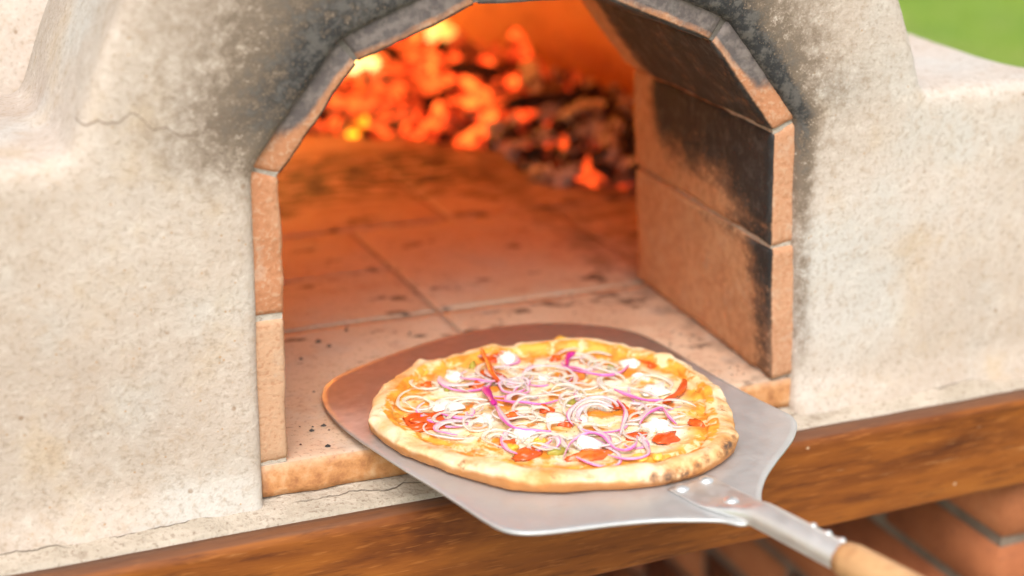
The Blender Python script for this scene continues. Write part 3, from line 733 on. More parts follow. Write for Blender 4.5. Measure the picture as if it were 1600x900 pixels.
# ------------------------------------------------------------------ brick base with an open wood store
M_RB = mat_redbrick(); M_GM = mat_mortar('grey_mortar', (0.17, 0.125, 0.09), (0.28, 0.225, 0.175))
def brick_mesh(l, d, h, seed):
    V, Fc, U = hexa([(0, 0, 0), (l, 0, 0), (l, 0, h), (0, 0, h)], [(0, d, 0), (l, d, 0), (l, d, h), (0, d, h)], (4, 2, 2), 0.0016, 0.006, seed)
    me = bpy.data.meshes.new('brick'); me.from_pydata([tuple(v) for v in V], [], Fc); me.materials.append(M_RB)
    me.polygons.foreach_set('use_smooth', np.ones(len(me.polygons), bool)); return me
BR = {}
def put_brick(parent, l, d, h, loc, rz=0.0):
    key = (round(l, 3), round(d, 3), rnd.randrange(3))
    if key not in BR: BR[key] = brick_mesh(l, d, h, 100 + len(BR))
    o = bpy.data.objects.new('brick', BR[key]); COL.objects.link(o)
    o.matrix_world = Matrix.Translation(loc) @ Matrix.Rotation(rz, 4, 'Z'); attach(o, parent); return o
def box_mesh(name, x0, x1, y0, y1, z0, z1, mat, parent):
    V = [(x0, y0, z0), (x1, y0, z0), (x1, y1, z0), (x0, y1, z0), (x0, y0, z1), (x1, y0, z1), (x1, y1, z1), (x0, y1, z1)]
    return mesh_obj(name, V, [(0, 3, 2, 1), (4, 5, 6, 7), (0, 1, 5, 4), (1, 2, 6, 5), (2, 3, 7, 6), (3, 0, 4, 7)], mat, parent, False)
CO, BH, J = 0.0735, 0.0635, 0.009         # course height, brick height, joint
def side_wall(x0, x1, label):
    """wall of headers and stretchers: x0..x1 thick, running back"""
    w = thing('brick_wall', label, 'wall', ((x0 + x1) / 2, 0.75, GZ + 0.044)); w['kind'] = 'thing'
    box_mesh('mortar_joint', x0 + 0.0048, x1 - 0.0048, -0.0150, 1.55, GZ, -0.127, M_GM, w)
    z = -0.151 - BH; row = 0; T = x1 - x0
    while z > GZ - 0.03:
        y = -0.02; first = 0.19 if row % 2 else 0.36
        l = first
        while y < 1.5:
            put_brick(w, T, l, BH, (x0 + rnd.uniform(-0.001, 0.001), y, z)); y += l + J; l = 0.36
        z -= CO; row += 1
    return w
side_wall(0.742, 0.95, 'red brick side wall under the right end of the beam')
side_wall(-0.62, -0.41, 'red brick side wall under the left end of the beam')
bw = thing('brick_wall', 'shadowed red brick wall at the back of the wood store', 'wall', (0.17, 1.45, GZ)); bw['kind'] = 'thing'
box_mesh('mortar_joint', -0.398, 0.73, 1.406, 1.50, GZ, -0.127, M_GM, bw)
z = -0.151 - BH; row = 0
while z > GZ - 0.03:
    x = -0.39 - (0.11 if row % 2 else 0)
    while x < 0.72:
        a, b = max(x, -0.392), min(x + 0.215, 0.725)
        if b - a > 0.03: put_brick(bw, b - a, 0.09, BH, (a, 1.40, z))
        x += 0.215 + J
    z -= CO; row += 1

# ------------------------------------------------------------------ fire: ash bed, coals, flames
PILE = np.array([(0.02, 1.24, 0.10, 0.13), (0.25, 1.22, 0.115, 0.17), (0.46, 1.15, 0.125, 0.19), (0.62, 1.03, 0.105, 0.18), (0.69, 0.86, 0.075, 0.15), (0.69, 0.70, 0.055, 0.15), (0.655, 0.58, 0.035, 0.12)])
def pile_at(s):
    t = s * (len(PILE) - 1); i = min(int(t), len(PILE) - 2); f = t - i; p = PILE[i] * (1 - f) + PILE[i + 1] * f
    d = PILE[i + 1][:2] - PILE[i][:2]; d = d / np.linalg.norm(d); nrm = np.array([-d[1], d[0]])      # to the back wall
    return p, nrm
def build_fire():
    V = []; Fc = []; ns, nu = 60, 20
    for i in range(ns + 1):
        p, nr = pile_at(i / ns)
        for j in range(nu + 1):
            u = -1 + 2 * j / nu; q = p[:2] + nr * u * p[3]; end = min(1, (i / ns) * 8, (1 - i / ns) * 8)
            V.append((q[0], q[1], -0.004 + 0.75 * p[2] * max(0, 1 - u * u) * end))
    V = np.array(V); V[:, 2] += 0.008 * fbm(V, 22, 3, 2) * (V[:, 2] > 0.003)
    for i in range(ns):
        for j in range(nu): a = i * (nu + 1) + j; Fc.append((a, a + nu + 1, a + nu + 2, a + 1))
    tag(mesh_obj('ash', V, Fc, mat_ash()), 'bed of grey wood ash under the coals inside the oven', 'ash', kind='stuff')
    # lump meshes
    lumps = []
    for k in range(6):
        bm = bmesh.new(); bmesh.ops.create_icosphere(bm, subdivisions=2, radius=1.0)
        co = np.array([v.co for v in bm.verts]); rs = np.random.RandomState(k)
        for _ in range(13):       # broken planes, as charcoal splits
            n = rs.normal(size=3); n /= np.linalg.norm(n); lim = rs.uniform(0.45, 0.80); dd = co @ n - lim; co = co - np.clip(dd, 0, None)[:, None] * n * 0.95
        co = co * (1 + 0.10 * fbm(co, 2.2, 3, k))[:, None]
        for v, c in zip(bm.verts, co): v.co = c
        me = bpy.data.meshes.new('charcoal'); bm.to_mesh(me); bm.free(); lumps.append(me)
    kinds = {'ember': ('glowing orange ember in the heap at the back of the oven', 'glowing embers'), 'yellow': ('white-hot yellow ember at the back left of the fire', 'yellow-hot embers'),
             'dull': ('dull red half-burnt ember among the glowing coals', 'dull red embers'), 'ash': ('grey ash-coated charcoal lump at the edge of the fire', 'ash-coated charcoal lumps'),
             'black': ('black unlit charcoal lump in the fire heap', 'black charcoal lumps')}
    mats = {k: mat_coal('coal_' + k, k) for k in kinds}
    var = {}
    for k in kinds:
        for i, me in enumerate(lumps):
            m = me.copy(); m.name = 'charcoal'; m.materials.append(mats[k]); var[k, i] = m
    rs = random.Random(21)
    for n in range(280):
        s = rs.uniform(0.22, 1.0) if n % 8 else rs.uniform(0.02, 0.22)
        if n % 5 == 1: s = rs.uniform(0.66, 1.0)
        p, nr = pile_at(s)
        u = rs.uniform(-1.06, 0.55); q = p[:2] + nr * u * p[3]
        z = 0.78 * p[2] * max(0, 1 - u * u)
        big = rs.uniform(0.6, 1.0) * (1.15 if s < 0.55 else 0.95)
        r = np.array([rs.uniform(0.018, 0.042), rs.uniform(0.012, 0.025), rs.uniform(0.011, 0.020)]) * big
        hot = 1.0 - max(0, (s - 0.50) / 0.20); x = rs.random()
        low = u < -0.75
        if s < 0.72 and x < (0.66 if not low else 0.45) * max(0.0, min(1, hot)): k = 'ember'
        elif hot > 0.3 and x < 0.80 and not (s > 0.62): k = 'dull' if rs.random() < 0.55 else 'black'
        else: k = 'ash' if rs.random() < (0.72 if s > 0.62 else 0.4) else 'black'
        if k == 'ember' and s < 0.36 and rs.random() < 0.40: k = 'yellow'
        if s > 0.74 and rs.random() < 0.05: k = 'dull'
        o = bpy.data.objects.new('charcoal', var[k, rs.randrange(6)]); COL.objects.link(o)
        o.location = (q[0], q[1], max(r[2] * 0.55, z + r[2] * 0.45)); o.scale = r
        o.rotation_euler = (rs.uniform(-0.8, 0.8), rs.uniform(-0.8, 0.8), rs.uniform(0, 6.28))
        tag(o, kinds[k][0], 'charcoal', kinds[k][1])
    for n, (s, u, k) in enumerate(((0.30, -0.3, 'dull'), (0.36, 0.1, 'black'), (0.42, -0.5, 'ember'), (0.47, -0.1, 'dull'), (0.53, -0.45, 'black'), (0.50, 0.3, 'ember'), (0.60, -0.2, 'ash'), (0.34, -0.7, 'ember'), (0.66, -0.5, 'black'), (0.76, -0.3, 'ash'))):
        p, nr = pile_at(s); q = p[:2] + nr * u * p[3]; o = bpy.data.objects.new('charred_log', var[k, n % 6]); COL.objects.link(o)
        o.location = (q[0], q[1], 0.8 * p[2] * (1 - u * u) + 0.018); o.scale = (rs.uniform(0.055, 0.08), rs.uniform(0.018, 0.024), rs.uniform(0.016, 0.022))
        o.rotation_euler = (rs.uniform(-0.4, 0.4), rs.uniform(-0.45, 0.45), rs.uniform(0, 6.28))
        tag(o, {'ember': 'long glowing piece of log lying on the ember heap', 'dull': 'long dull red piece of log lying on the ember heap', 'black': 'long blackened piece of log lying on the ember heap', 'ash': 'long ash-grey piece of log at the cooler end of the heap'}[k], 'log', {'ember': 'glowing log pieces', 'dull': 'dull red log pieces', 'black': 'blackened log pieces', 'ash': 'ash-grey log pieces'}[k])
    # flames: twisted tapering tongues
    V = []; Fc = []; H = []; G = []
    rs = random.Random(4)
    for t in range(22):
        s = rs.uniform(0.0, 0.19) if t < 9 else rs.uniform(0.27, 0.45); p, nr = pile_at(s); u = rs.uniform(-0.55, 0.4); c = p[:2] + nr * u * p[3]; z0 = 0.7 * p[2] * (1 - u * u)
        hgt = rs.uniform(0.035, 0.085) if t >= 9 else rs.uniform(0.12, 0.24); w = rs.uniform(0.014, 0.026) if t >= 9 else rs.uniform(0.02, 0.034); ph = rs.uniform(0, 6.28); n = 10; m = 14; b = len(V)
        for j in range(m + 1):
            f = j / m; rad = w * (0.55 + 1.1 * f) * (1 - f) ** 0.75 * 1.25 + 0.0008
            ox = 0.022 * f * math.sin(4 * f + ph); oy = 0.022 * f * math.cos(3.4 * f + ph)
            for i in range(n):
                a = 6.283 * i / n; rr = rad * (1 + 0.25 * math.sin(2 * a + 5 * f + ph))
                V.append((c[0] + ox + rr * math.cos(a), c[1] + oy + rr * math.sin(a) * 0.7, z0 + f * hgt)); H.append(f); G.append(20.0 if t < 9 else 2.5)
        for j in range(m):
            for i in range(n): Fc.append((b + j * n + i, b + j * n + (i + 1) % n, b + (j + 1) * n + (i + 1) % n, b + (j + 1) * n + i))
    tag(mesh_obj('flames', V, Fc, mat_flame(), None, True, {'h': H, 'glow': G}), 'low yellow and orange flames rising from the embers', 'fire', kind='stuff')
build_fire()

# ------------------------------------------------------------------ pizza peel
PN = np.array([0, 0.05, 1.0]); PK = 0.003 + 0.05 * 0.17           # plane of the blade top: the tip rests on the hearth, the grip is a little higher
def blade_z(y): return PK - 0.05 * y
PEEL = thing('pizza_peel', 'aluminium pizza peel with riveted tube and wooden grip, carrying the pizza', 'peel', (0.24, -0.02, 0.0))
M_AL = mat_metal('brushed_aluminium', (0.66, 0.665, 0.665), 0.42, dust_and_refl=True); M_TU = mat_metal('aluminium_tube', (0.90, 0.90, 0.89), 0.40); M_RV = mat_metal('rivet_metal', (0.86, 0.86, 0.85), 0.34)
BLADE = [(0.0618, 0.1082), (0.0716, 0.1299), (0.0908, 0.1482), (0.1214, 0.166), (0.1595, 0.1838), (0.2061, 0.2034), (0.2504, 0.213), (0.2922, 0.2139), (0.3238, 0.2064), (0.3522, 0.1917), (0.3818, 0.1657), (0.3967, 0.14), (0.4013, 0.0969), (0.4015, 0.0467), (0.4032, -0.0059), (0.4065, -0.0554), (0.4114, -0.0875), (0.4133, -0.1043), (0.4072, -0.1204), (0.3912, -0.1406), (0.3732, -0.1576), (0.3478, -0.1789), (0.3232, -0.2017), (0.3041, -0.2254), (0.2941, -0.2421), (0.287, -0.262), (0.262, -0.269), (0.2536, -0.254), (0.2365, -0.2465), (0.2108, -0.2351), (0.1779, -0.2276), (0.1487, -0.2238), (0.1249, -0.2201), (0.1097, -0.2146), (0.0992, -0.2043), (0.094, -0.187), (0.088, -0.1523), (0.0813, -0.1169), (0.0734, -0.0821), (0.066, -0.0433), (0.0585, -0.0038), (0.054, 0.0314), (0.0535, 0.0628), (0.0562, 0.0891)]
def catmull(P, n, closed=True):
    P = np.array(P, float); m = len(P); out = []
    for i in range(m if closed else m - 1):
        g = lambda k: P[k % m] if closed else P[min(max(k, 0), m - 1)]
        p0, p1, p2, p3 = g(i - 1), g(i), g(i + 1), g(i + 2)
        for k in range(n):
            t = k / n; out.append(0.5 * (2 * p1 + (p2 - p0) * t + (2 * p0 - 5 * p1 + 4 * p2 - p3) * t * t + (3 * p1 - p0 - 3 * p2 + p3) * t ** 3))
    if not closed: out.append(P[-1])
    return np.array(out)
def build_peel():
    O = np.array(BLADE)
    for _ in range(1): O = 0.25 * np.roll(O, 1, 0) + 0.5 * O + 0.25 * np.roll(O, -1, 0)
    O = 0.5 * O + 0.5 * np.array(BLADE)
    out = catmull(O, 5); n = len(out); c = np.array([0.235, -0.02]); V = []; Fc = []
    rings = [(1.0, -0.0022), (1.0, -0.0006), (0.9975, 0.0), (0.97, 0.0), (0.85, 0.0), (0.6, 0.0), (0.3, 0.0)]
    for s, h in rings:
        for p in out:
            q = c + (p - c) * s; V.append((q[0], q[1], blade_z(q[1]) + h))
    for k in range(len(rings) - 1):
        for i in range(n): Fc.append((k * n + i, k * n + (i + 1) % n, (k + 1) * n + (i + 1) % n, (k + 1) * n + i))
    V.append((c[0], c[1], blade_z(c[1]))); top = len(V) - 1; k = len(rings) - 1
    for i in range(n): Fc.append((k * n + i, k * n + (i + 1) % n, top))
    V.append((c[0], c[1], blade_z(c[1]) - 0.0022)); bot = len(V) - 1
    for i in range(n): Fc.append(((i + 1) % n, i, bot))
    me = bpy.data.meshes.new('blade'); me.from_pydata([tuple(map(float, v)) for v in V], [], Fc)
    bm = bmesh.new(); bm.from_mesh(me); bmesh.ops.recalc_face_normals(bm, faces=bm.faces); bm.to_mesh(me); bm.free()
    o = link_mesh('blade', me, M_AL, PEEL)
    # tube: pressed flat over the blade, swelling to a round socket
    A = np.array([0.2620, -0.190]); B = np.array([0.2915, -0.352]); ax = (B - A) / np.linalg.norm(B - A); L = np.linalg.norm(B - A); sx = np.array([-ax[1], ax[0]])
    V = []; Fc = []; m = 40; n = 32
    for j in range(m + 1):
        f = j / m; t = f * L
        k = sstep(t, 0.030, 0.085)          # 0 flat, 1 round
        hw = 0.0215 * (1 - k) + 0.0110 * k; hh = 0.0013 * (1 - k) + 0.0106 * k; zc = 0.0014 * (1 - k) + 0.0060 * k
        dip = -0.0028 * math.exp(-((t - 0.062) / 0.013) ** 2)
        ctr = A + ax * t
        for i in range(n):
            a = 6.283185 * i / n; e = 0.55 + 0.45 * k
            cx = math.copysign(abs(math.cos(a)) ** e, math.cos(a)) * hw; cz = math.copysign(abs(math.sin(a)) ** e, math.sin(a)) * hh
            if cz > 0: cz += dip * math.exp(-(cx / 0.010) ** 2)
            p = ctr + sx * cx; V.append((p[0], p[1], blade_z(p[1]) + zc + cz))
    for j in range(m):
        for i in range(n): Fc.append((j * n + i, j * n + (i + 1) % n, (j + 1) * n + (i + 1) % n, (j + 1) * n + i))
    Fc.append(tuple(range(n - 1, -1, -1)))
    me = bpy.data.meshes.new('tube'); me.from_pydata([tuple(map(float, v)) for v in V], [], Fc)
    bm = bmesh.new(); bm.from_mesh(me); bmesh.ops.recalc_face_normals(bm, faces=bm.faces); bm.to_mesh(me); bm.free()
    tube = link_mesh('tube', me, M_TU, PEEL); bpy.context.view_layer.update()
    def rivet(p, z, r, h):
        V = []; Fc = []; n = 20
        for j in range(6):
            t = math.radians(15 * j + 3)
            for i in range(n): a = 6.283185 * i / n; V.append((p[0] + r * math.cos(t) * math.cos(a), p[1] + r * math.cos(t) * math.sin(a), z + h * math.sin(t)))
        V.append((p[0], p[1], z + h))
        for j in range(5):
            for i in range(n): Fc.append((j * n + i, j * n + (i + 1) % n, (j + 1) * n + (i + 1) % n, (j + 1) * n + i))
        for i in range(n): Fc.append((5 * n + i, 5 * n + (i + 1) % n, 6 * n))
        return mesh_obj('rivet', V, Fc, M_RV, PEEL)
    for (x, y, dz) in ((0.2500, -0.1990, 0.0018), (0.2745, -0.1935, 0.0018), (0.2690, -0.2395, 0.0052)):
        rivet((x, y), blade_z(y) + dz, 0.0062, 0.0040)
    for px in ((1253, 824), (1277, 836), (1299, 847)):
        p = ray_to(px, PN, PK + 0.017); t = (p[:2] - A) @ ax; lat = 0.0045; q = A + ax * t + sx * lat
        rv = rivet(q, blade_z(q[1]) + 0.0060 + 0.0092, 0.0030, 0.0022); attach(rv, tube)
    # wooden grip: eight-sided with a tapered shoulder
    C = B - ax * 0.004; V = []; Fc = []; n = 8
    prof = [(0.0, 0.0100), (0.0, 0.0122), (0.010, 0.0138), (0.05, 0.0140), (0.30, 0.0135), (0.60, 0.0140), (0.625, 0.0130), (0.635, 0.009)]
    for (t, r) in prof:
        p = C + ax * t
        for i in range(n):
            a = 6.283185 * (i + 0.5) / n; q = p + sx * r * math.cos(a); V.append((q[0], q[1], blade_z(q[1]) + 0.0060 + r * math.sin(a) * 1.02))
    for j in range(len(prof) - 1):
        for i in range(n): Fc.append((j * n + i, j * n + (i + 1) % n, (j + 1) * n + (i + 1) % n, (j + 1) * n + i))
    Fc += [tuple(range(n)), tuple(range(len(V) - 1, len(V) - n - 1, -1))]
    me = bpy.data.meshes.new('handle'); me.from_pydata([tuple(map(float, v)) for v in V], [], Fc)
    bm = bmesh.new(); bm.from_mesh(me); bmesh.ops.recalc_face_normals(bm, faces=bm.faces)
    bmesh.ops.bevel(bm, geom=[e for e in bm.edges], offset=0.0012, segments=2, affect='EDGES', clamp_overlap=True); bm.to_mesh(me); bm.free()
    link_mesh('handle', me, mat_handle(), PEEL, True)
build_peel()

# ------------------------------------------------------------------ pizza
PC = np.array([0.2257, -0.0298]); PZ = 0.0006
PIZZA = thing('pizza', 'thin-crust pizza topped with red onion rings, tomato and white cheese', 'pizza', (PC[0], PC[1], blade_z(PC[1])))
TR = [(-3.058, .1528), (-2.765, .1450), (-2.466, .1480), (-2.239, .1535), (-2.016, .1549), (-1.824, .1530), (-1.539, .1585), (-1.33, .1628), (-1.083, .1624), (-0.921, .1600), (-0.646, .1480), (-0.169, .1445), (0.221, .1523), (0.476, .1540), (0.714, .1600), (0.999, .1575), (1.19, .1545), (1.393, .1505), (1.711, .1510), (2.044, .1565), (2.331, .1574), (2.569, .1580), (2.875, .1590), (3.021, .1570)]
TH_ = np.array([t for t, r in TR]); RR_ = np.array([r for t, r in TR])
def prad(th): return np.interp((np.asarray(th) + math.pi) % (2 * math.pi) - math.pi, np.concatenate([[TH_[-1] - 6.28319], TH_, [TH_[0] + 6.28319]]), np.concatenate([[RR_[-1]], RR_, [RR_[0]]]))
TOPH = 0.0128          # height of the topping bed above the blade
CHAR = [((1022, 748), 9, .7), ((1046, 747), 11, .85), ((1071, 741), 8, 1.1), ((1060, 734), 6, .6), ((1090, 727), 8, .65), ((1103, 717), 7, .8), ((1126, 711), 7, .6), ((1138, 699), 11, 1.0), ((1148, 685), 6, .6), ((1005, 752), 7, .4), ((1085, 738), 6, .6)]
def build_pizza():
    nt = 520; th = np.linspace(-math.pi, math.pi, nt, endpoint=False)
    R = prad(th); R = (np.roll(R, 4) + np.roll(R, -4) + np.roll(R, 8) + np.roll(R, -8) + 2 * R) / 6
    circ = np.stack([np.cos(th), np.sin(th), np.zeros(nt)], -1)
    R = R * (1 + 0.008 * vnoise(circ, 3.2, 3) + 0.004 * vnoise(circ, 9, 4))
    W = (0.0205 - 0.002 * np.sin(th)) * (1 + 0.26 * vnoise(circ, 2.4, 8) + 0.08 * vnoise(circ, 7, 18)); Hc = (0.0162 + 0.0012 * np.sin(th)) * (1 + 0.13 * vnoise(circ, 2.8, 12) + 0.07 * vnoise(circ, 8, 13))
    rows = []; mid = []; rim = []; low = []
    for f in np.linspace(0.02, 1.0, 36)[:-1]:
        r = (R - W) * f; z = np.full(nt, TOPH - 0.002); rows.append((r, z)); mid.append(1 - sstep(f, 0.80, 0.96)); rim.append(0.0); low.append(0.0)
    for k in range(27):
        a = math.pi - (math.pi + 1.05) * k / 26
        r = (R - W * 0.5) + W * 0.5 * np.cos(a); base = 0.0106 if a > math.pi / 2 else 0.009
        z = base + (Hc - base) * np.sin(a) if a >= 0 else 0.009 + 0.0102 * np.sin(a)
        rows.append((r, np.full(nt, 1.0) * z)); mid.append(0.0); rim.append(float(sstep(math.cos(a), -0.85, 0.30))); low.append(float(sstep(-math.sin(a), -0.75, 0.7) if a < math.pi / 2 else 0))
    rows.append(((R - W * 0.5) * 0.5, np.full(nt, 0.0003))); mid.append(0); rim.append(1); low.append(1)
    m = len(rows); V = np.zeros((m, nt, 3))
    for k, (r, z) in enumerate(rows):
        V[k, :, 0] = PC[0] + r * np.cos(th); V[k, :, 1] = PC[1] + r * np.sin(th); V[k, :, 2] = z
    V = V.reshape(-1, 3); midv = np.repeat(mid, nt); rimv = np.repeat(rim, nt); lowv = np.repeat(low, nt)
    bum = 0.0022 * fbm(V, 30, 3, 2) + 0.0011 * fbm(V, 90, 2, 5)
    cr = 0.0021 * fbm(V, 22, 2, 7) + 0.0013 * fbm(V, 60, 3, 11) + 0.0022 * sstep(vnoise(V, 48, 41), 0.35, 0.8)
    rad = V[:, :2] - PC; rad = rad / (np.linalg.norm(rad, axis=1)[:, None] + 1e-9)
    V[:, 2] += np.where(midv > 0, bum, cr * (V[:, 2] > 0.004)); V[:, :2] += rad * np.where(rimv > 0.3, cr * 0.9 * (V[:, 2] > 0.002), 0)[:, None]
    V[:, 2] = np.maximum(V[:, 2], 0.0002) + blade_z(V[:, 1]) + PZ
    # char blisters where the crust faced the fire
    d = V - CAM; pz = d @ _F; px = np.stack([800 + FPX * (d @ _R) / pz, 450 + FPX * (d @ _D) / pz], -1)
    ch = np.zeros(len(V))
    near = (rimv > 0.8) & (V[:, 1] < PC[1] + 0.03)
    for c, r, am in CHAR: ch = np.maximum(ch, am * np.where(near, np.exp(-(np.linalg.norm((px - np.array(c)) * np.array([1, 0.85]), axis=1) / r) ** 2), 0))
    ch = np.maximum(ch, 0.22 * near * sstep(px[:, 0], 1000, 1060) * sstep(fbm(V, 40, 2, 31), 0.0, 0.5))
    Fc = []
    idx = np.arange(m * nt).reshape(m, nt); nx = np.roll(idx, -1, 1)
    Fc = np.stack([idx[:-1], nx[:-1], nx[1:], idx[1:]], -1).reshape(-1, 4).tolist()
    V = np.concatenate([V, [[PC[0], PC[1], TOPH - 0.002 + blade_z(PC[1]) + PZ]]]); c0 = len(V) - 1
    for i in range(nt): Fc.append((c0, (i + 1) % nt, i))
    pad = lambda a, v: np.concatenate([a, [v]])
    mesh_obj('crust', V, [tuple(f[::-1]) for f in Fc], mat_crust(), PIZZA, True, {'mid': pad(midv, 1), 'rim': pad(rimv, 0), 'low': pad(lowv, 0), 'char': pad(ch, 0)})
build_pizza()

def on_pizza(px, h=0.0): 
    p = ray_to(px, PN, PK + TOPH + h); return p
M_ONW = mat_soft('onion_flesh', [(0.3, (0.88, 0.80, 0.58)), (0.5, (0.90, 0.86, 0.74)), (0.7, (0.88, 0.78, 0.72))], 60, 0.30, 0.25, 0.2)
M_ONP = mat_soft('onion_pink_flesh', [(0.3, (0.84, 0.60, 0.64)), (0.5, (0.86, 0.72, 0.72)), (0.7, (0.80, 0.46, 0.58))], 60, 0.30, 0.35, 0.2)
M_ONS = mat_soft('onion_purple_skin', [(0.3, (0.60, 0.07, 0.36)), (0.5, (0.72, 0.18, 0.50)), (0.7, (0.80, 0.40, 0.62))], 45, 0.28, 0.15, 0.2)
M_OND = mat_soft('onion_dark_skin', [(0.3, (0.46, 0.012, 0.20)), (0.7, (0.60, 0.05, 0.30))], 60, 0.28, 0.1, 0.2)
M_TOM = mat_soft('cooked_tomato', [(0.3, (0.52, 0.055, 0.010)), (0.5, (0.66, 0.10, 0.018)), (0.7, (0.72, 0.21, 0.03))], 45, 0.25, 0.15, 0.5)
M_MOZ = mat_soft('white_cheese', [(0.3, (0.84, 0.78, 0.64)), (0.6, (0.88, 0.85, 0.77))], 40, 0.38, 0.3, 0.4)
M_YEL = mat_soft('yellow_cheese', [(0.3, (0.80, 0.42, 0.03)), (0.6, (0.84, 0.55, 0.10))], 60, 0.35, 0.2, 0.4)
M_OLI = mat_soft('green_pepper', [(0.3, (0.28, 0.24, 0.03)), (0.6, (0.42, 0.36, 0.06))], 60, 0.3, 0.1, 0.4)

def ribbon(pts, wid, hgt, mats, closed, lean=0.0, skin_side=1, tip=True):
    """bent strip of onion: rounded slice, skin material on its outer face"""
    P = np.array(pts, float); n = len(P)
    T = (np.roll(P, -1, 0) - np.roll(P, 1, 0)) if closed else np.gradient(P, axis=0)
    T = T / (np.linalg.norm(T, axis=1)[:, None] + 1e-9); S = np.cross(T, [0, 0, 1.0]); S = S / (np.linalg.norm(S, axis=1)[:, None] + 1e-9)
    U = np.cross(S, T); V = []; Fc = []; mi = []
    sec = [(-0.5, 0.0), (-0.44, 0.7), (-0.1, 0.9), (0.22, 1.0), (0.5, 0.75), (0.5, 0.0)]; k = len(sec)
    for i in range(n):
        s = (0.75 + 0.35 * math.sin(i * 0.37 + n + 9.0 * wid * 1000)) if closed or not tip else (0.85 + 0.25 * math.sin(i * 0.31 + 7000 * wid)) * (0.30 + 0.70 * min(1.0, 5.5 * i / n, 5.5 * (n - 1 - i) / n))
        for a, b in sec: V.append(P[i] + S[i] * (a * wid * s * skin_side + lean * b * hgt) + U[i] * (b * hgt * (0.5 + 0.5 * s)))
    for i in range(n if closed else n - 1):
        j = (i + 1) % n
        for q in range(k):
            r = (q + 1) % k; f = (i * k + q, j * k + q, j * k + r, i * k + r)
            Fc.append(f if skin_side < 0 else f[::-1]); mi.append(1 if q in (3, 4) else 0)
    if not closed:
        Fc.append(tuple(range(k))); mi.append(0); Fc.append(tuple(range((n - 1) * k + k - 1, (n - 1) * k - 1, -1))); mi.append(0)
    o = mesh_obj('onion_ring' if closed else 'onion_strip', V, Fc, mats, PIZZA)
    o.data.polygons.foreach_set('material_index', mi); return o
KIND = {'w': (M_ONW, M_ONW), 'p': (M_ONP, M_ONS), 'l': (M_ONP, M_ONP), 'm': (M_OND, M_OND), 'v': (M_ONW, M_ONP)}
ors = random.Random(9)
LIFT = {}
def lift():  return ors.uniform(0.0002, 0.0018)
def ring(cx, cy, rx, kind, sq=1.0, rot=0.0, arc=None, w=0.0034, h=0.0013, tilt=None, z=None):
    if arc is None and kind in 'wv' and ors.random() < 0.6:
        b0 = ors.uniform(0, 360); arc = (b0, b0 + ors.uniform(170, 310))
    c = on_pizza((cx, cy), 0.001); r = rx * 0.00064; n = 44 if arc is None else 30; dz = lift() if z is None else z
    tx, ty = (ors.uniform(-0.09, 0.09), ors.uniform(-0.09, 0.09)) if tilt is None else tilt
    ph = ors.uniform(0, 6.28); pts = []; am = ors.uniform(0.04, 0.20)
    a0, a1 = (0, 2 * math.pi) if arc is None else (math.radians(arc[0]), math.radians(arc[1]))
    for i in range(n):
        a = a0 + (a1 - a0) * (i / n if arc is None else i / (n - 1))
        rr = r * (1 + am * math.sin(2 * a + ph) + 0.06 * math.sin(3 * a + 2 * ph))
        x, y = rr * math.cos(a), rr * sq * math.sin(a); x, y = x * math.cos(rot) - y * math.sin(rot), x * math.sin(rot) + y * math.cos(rot)
        zz = dz + tx * x + ty * y + 0.0006 * math.sin(3 * a + ph)
        pts.append((c[0] + x, c[1] + y, max(c[2] - 0.0008, c[2] + zz)))
    ribbon(pts, max(w, 0.0028) * (1.35 if kind in 'pl' else 1.1), min(h, 0.0018), KIND[kind], arc is None, lean=0.3, skin_side=1)
def strip(pix, kind, w=0.0034, h=0.0018, base=0.0018):
    w = max(w, 0.0034) * 1.15; h = h * 0.6
    P = [on_pizza(p, base + 0.0009 * math.sin(1.7 * i + len(pix))) for i, p in enumerate(pix)]
    C = catmull(P, 9, False); ribbon(C, w, h, KIND[kind], False, 0.1, skin_side=1)
# rings and strips set where the photograph shows them
ring(665, 602, 20, 'w'); ring(665, 603, 14, 'w', z=0.001); ring(652, 628, 29, 'w', 1.0, w=0.0026); ring(655, 632, 20, 'w', z=0.001)
ring(722, 592, 31, 'l', 1.0, 0.2, (150, 330), w=0.0060, h=0.0030); ring(724, 595, 36, 'p', 1.0, 0.2, (165, 335), w=0.0022, h=0.0040)
ring(753, 588, 24, 'p', 1.1, 0.0, (120, 330), w=0.0030); ring(757, 590, 16, 'v', 1, 0, (100, 300))
ring(799, 586, 30, 'l', 1.15, 0, (60, 330), w=0.0050); ring(801, 587, 23, 'v', 1.1, w=0.0022); ring(803, 603, 20, 'p', 1.0, w=0.0026); ring(803, 602, 13, 'v', z=0.0015)
ring(854, 588, 31, 'p', 1.05, w=0.0020); ring(852, 590, 23, 'w', 1.0); ring(846, 584, 15, 'w', 1.0)
strip([(757, 607), (766, 622), (776, 636), (787, 654), (800, 667), (820, 673), (842, 674), (862, 675)], 'p', 0.0046, 0.0042, 0.0028)
strip([(757, 606), (763, 616), (769, 626), (774, 634)], 'm', 0.0062, 0.0050, 0.0036)
strip([(773, 625), (795, 628), (820, 629), (846, 632), (871, 626)], 'p', 0.0028, 0.0030)
ring(747, 663, 18, 'w', 1.3); ring(750, 668, 11, 'w', 1.3, z=0.0015); ring(731, 658, 20, 'w', 1.2); ring(722, 645, 26, 'w', 1.0, 0.4, (20, 250)); ring(735, 640, 30, 'v', 0.9, 0.2, (10, 200))
ring(852, 646, 23, 'w', 1.0, w=0.0026); ring(850, 648, 15, 'w'); ring(890, 618, 20, 'w', 1.4, w=0.0028); ring(888, 620, 13, 'v', 1.2); ring(869, 606, 26, 'v', 1, 0.5)
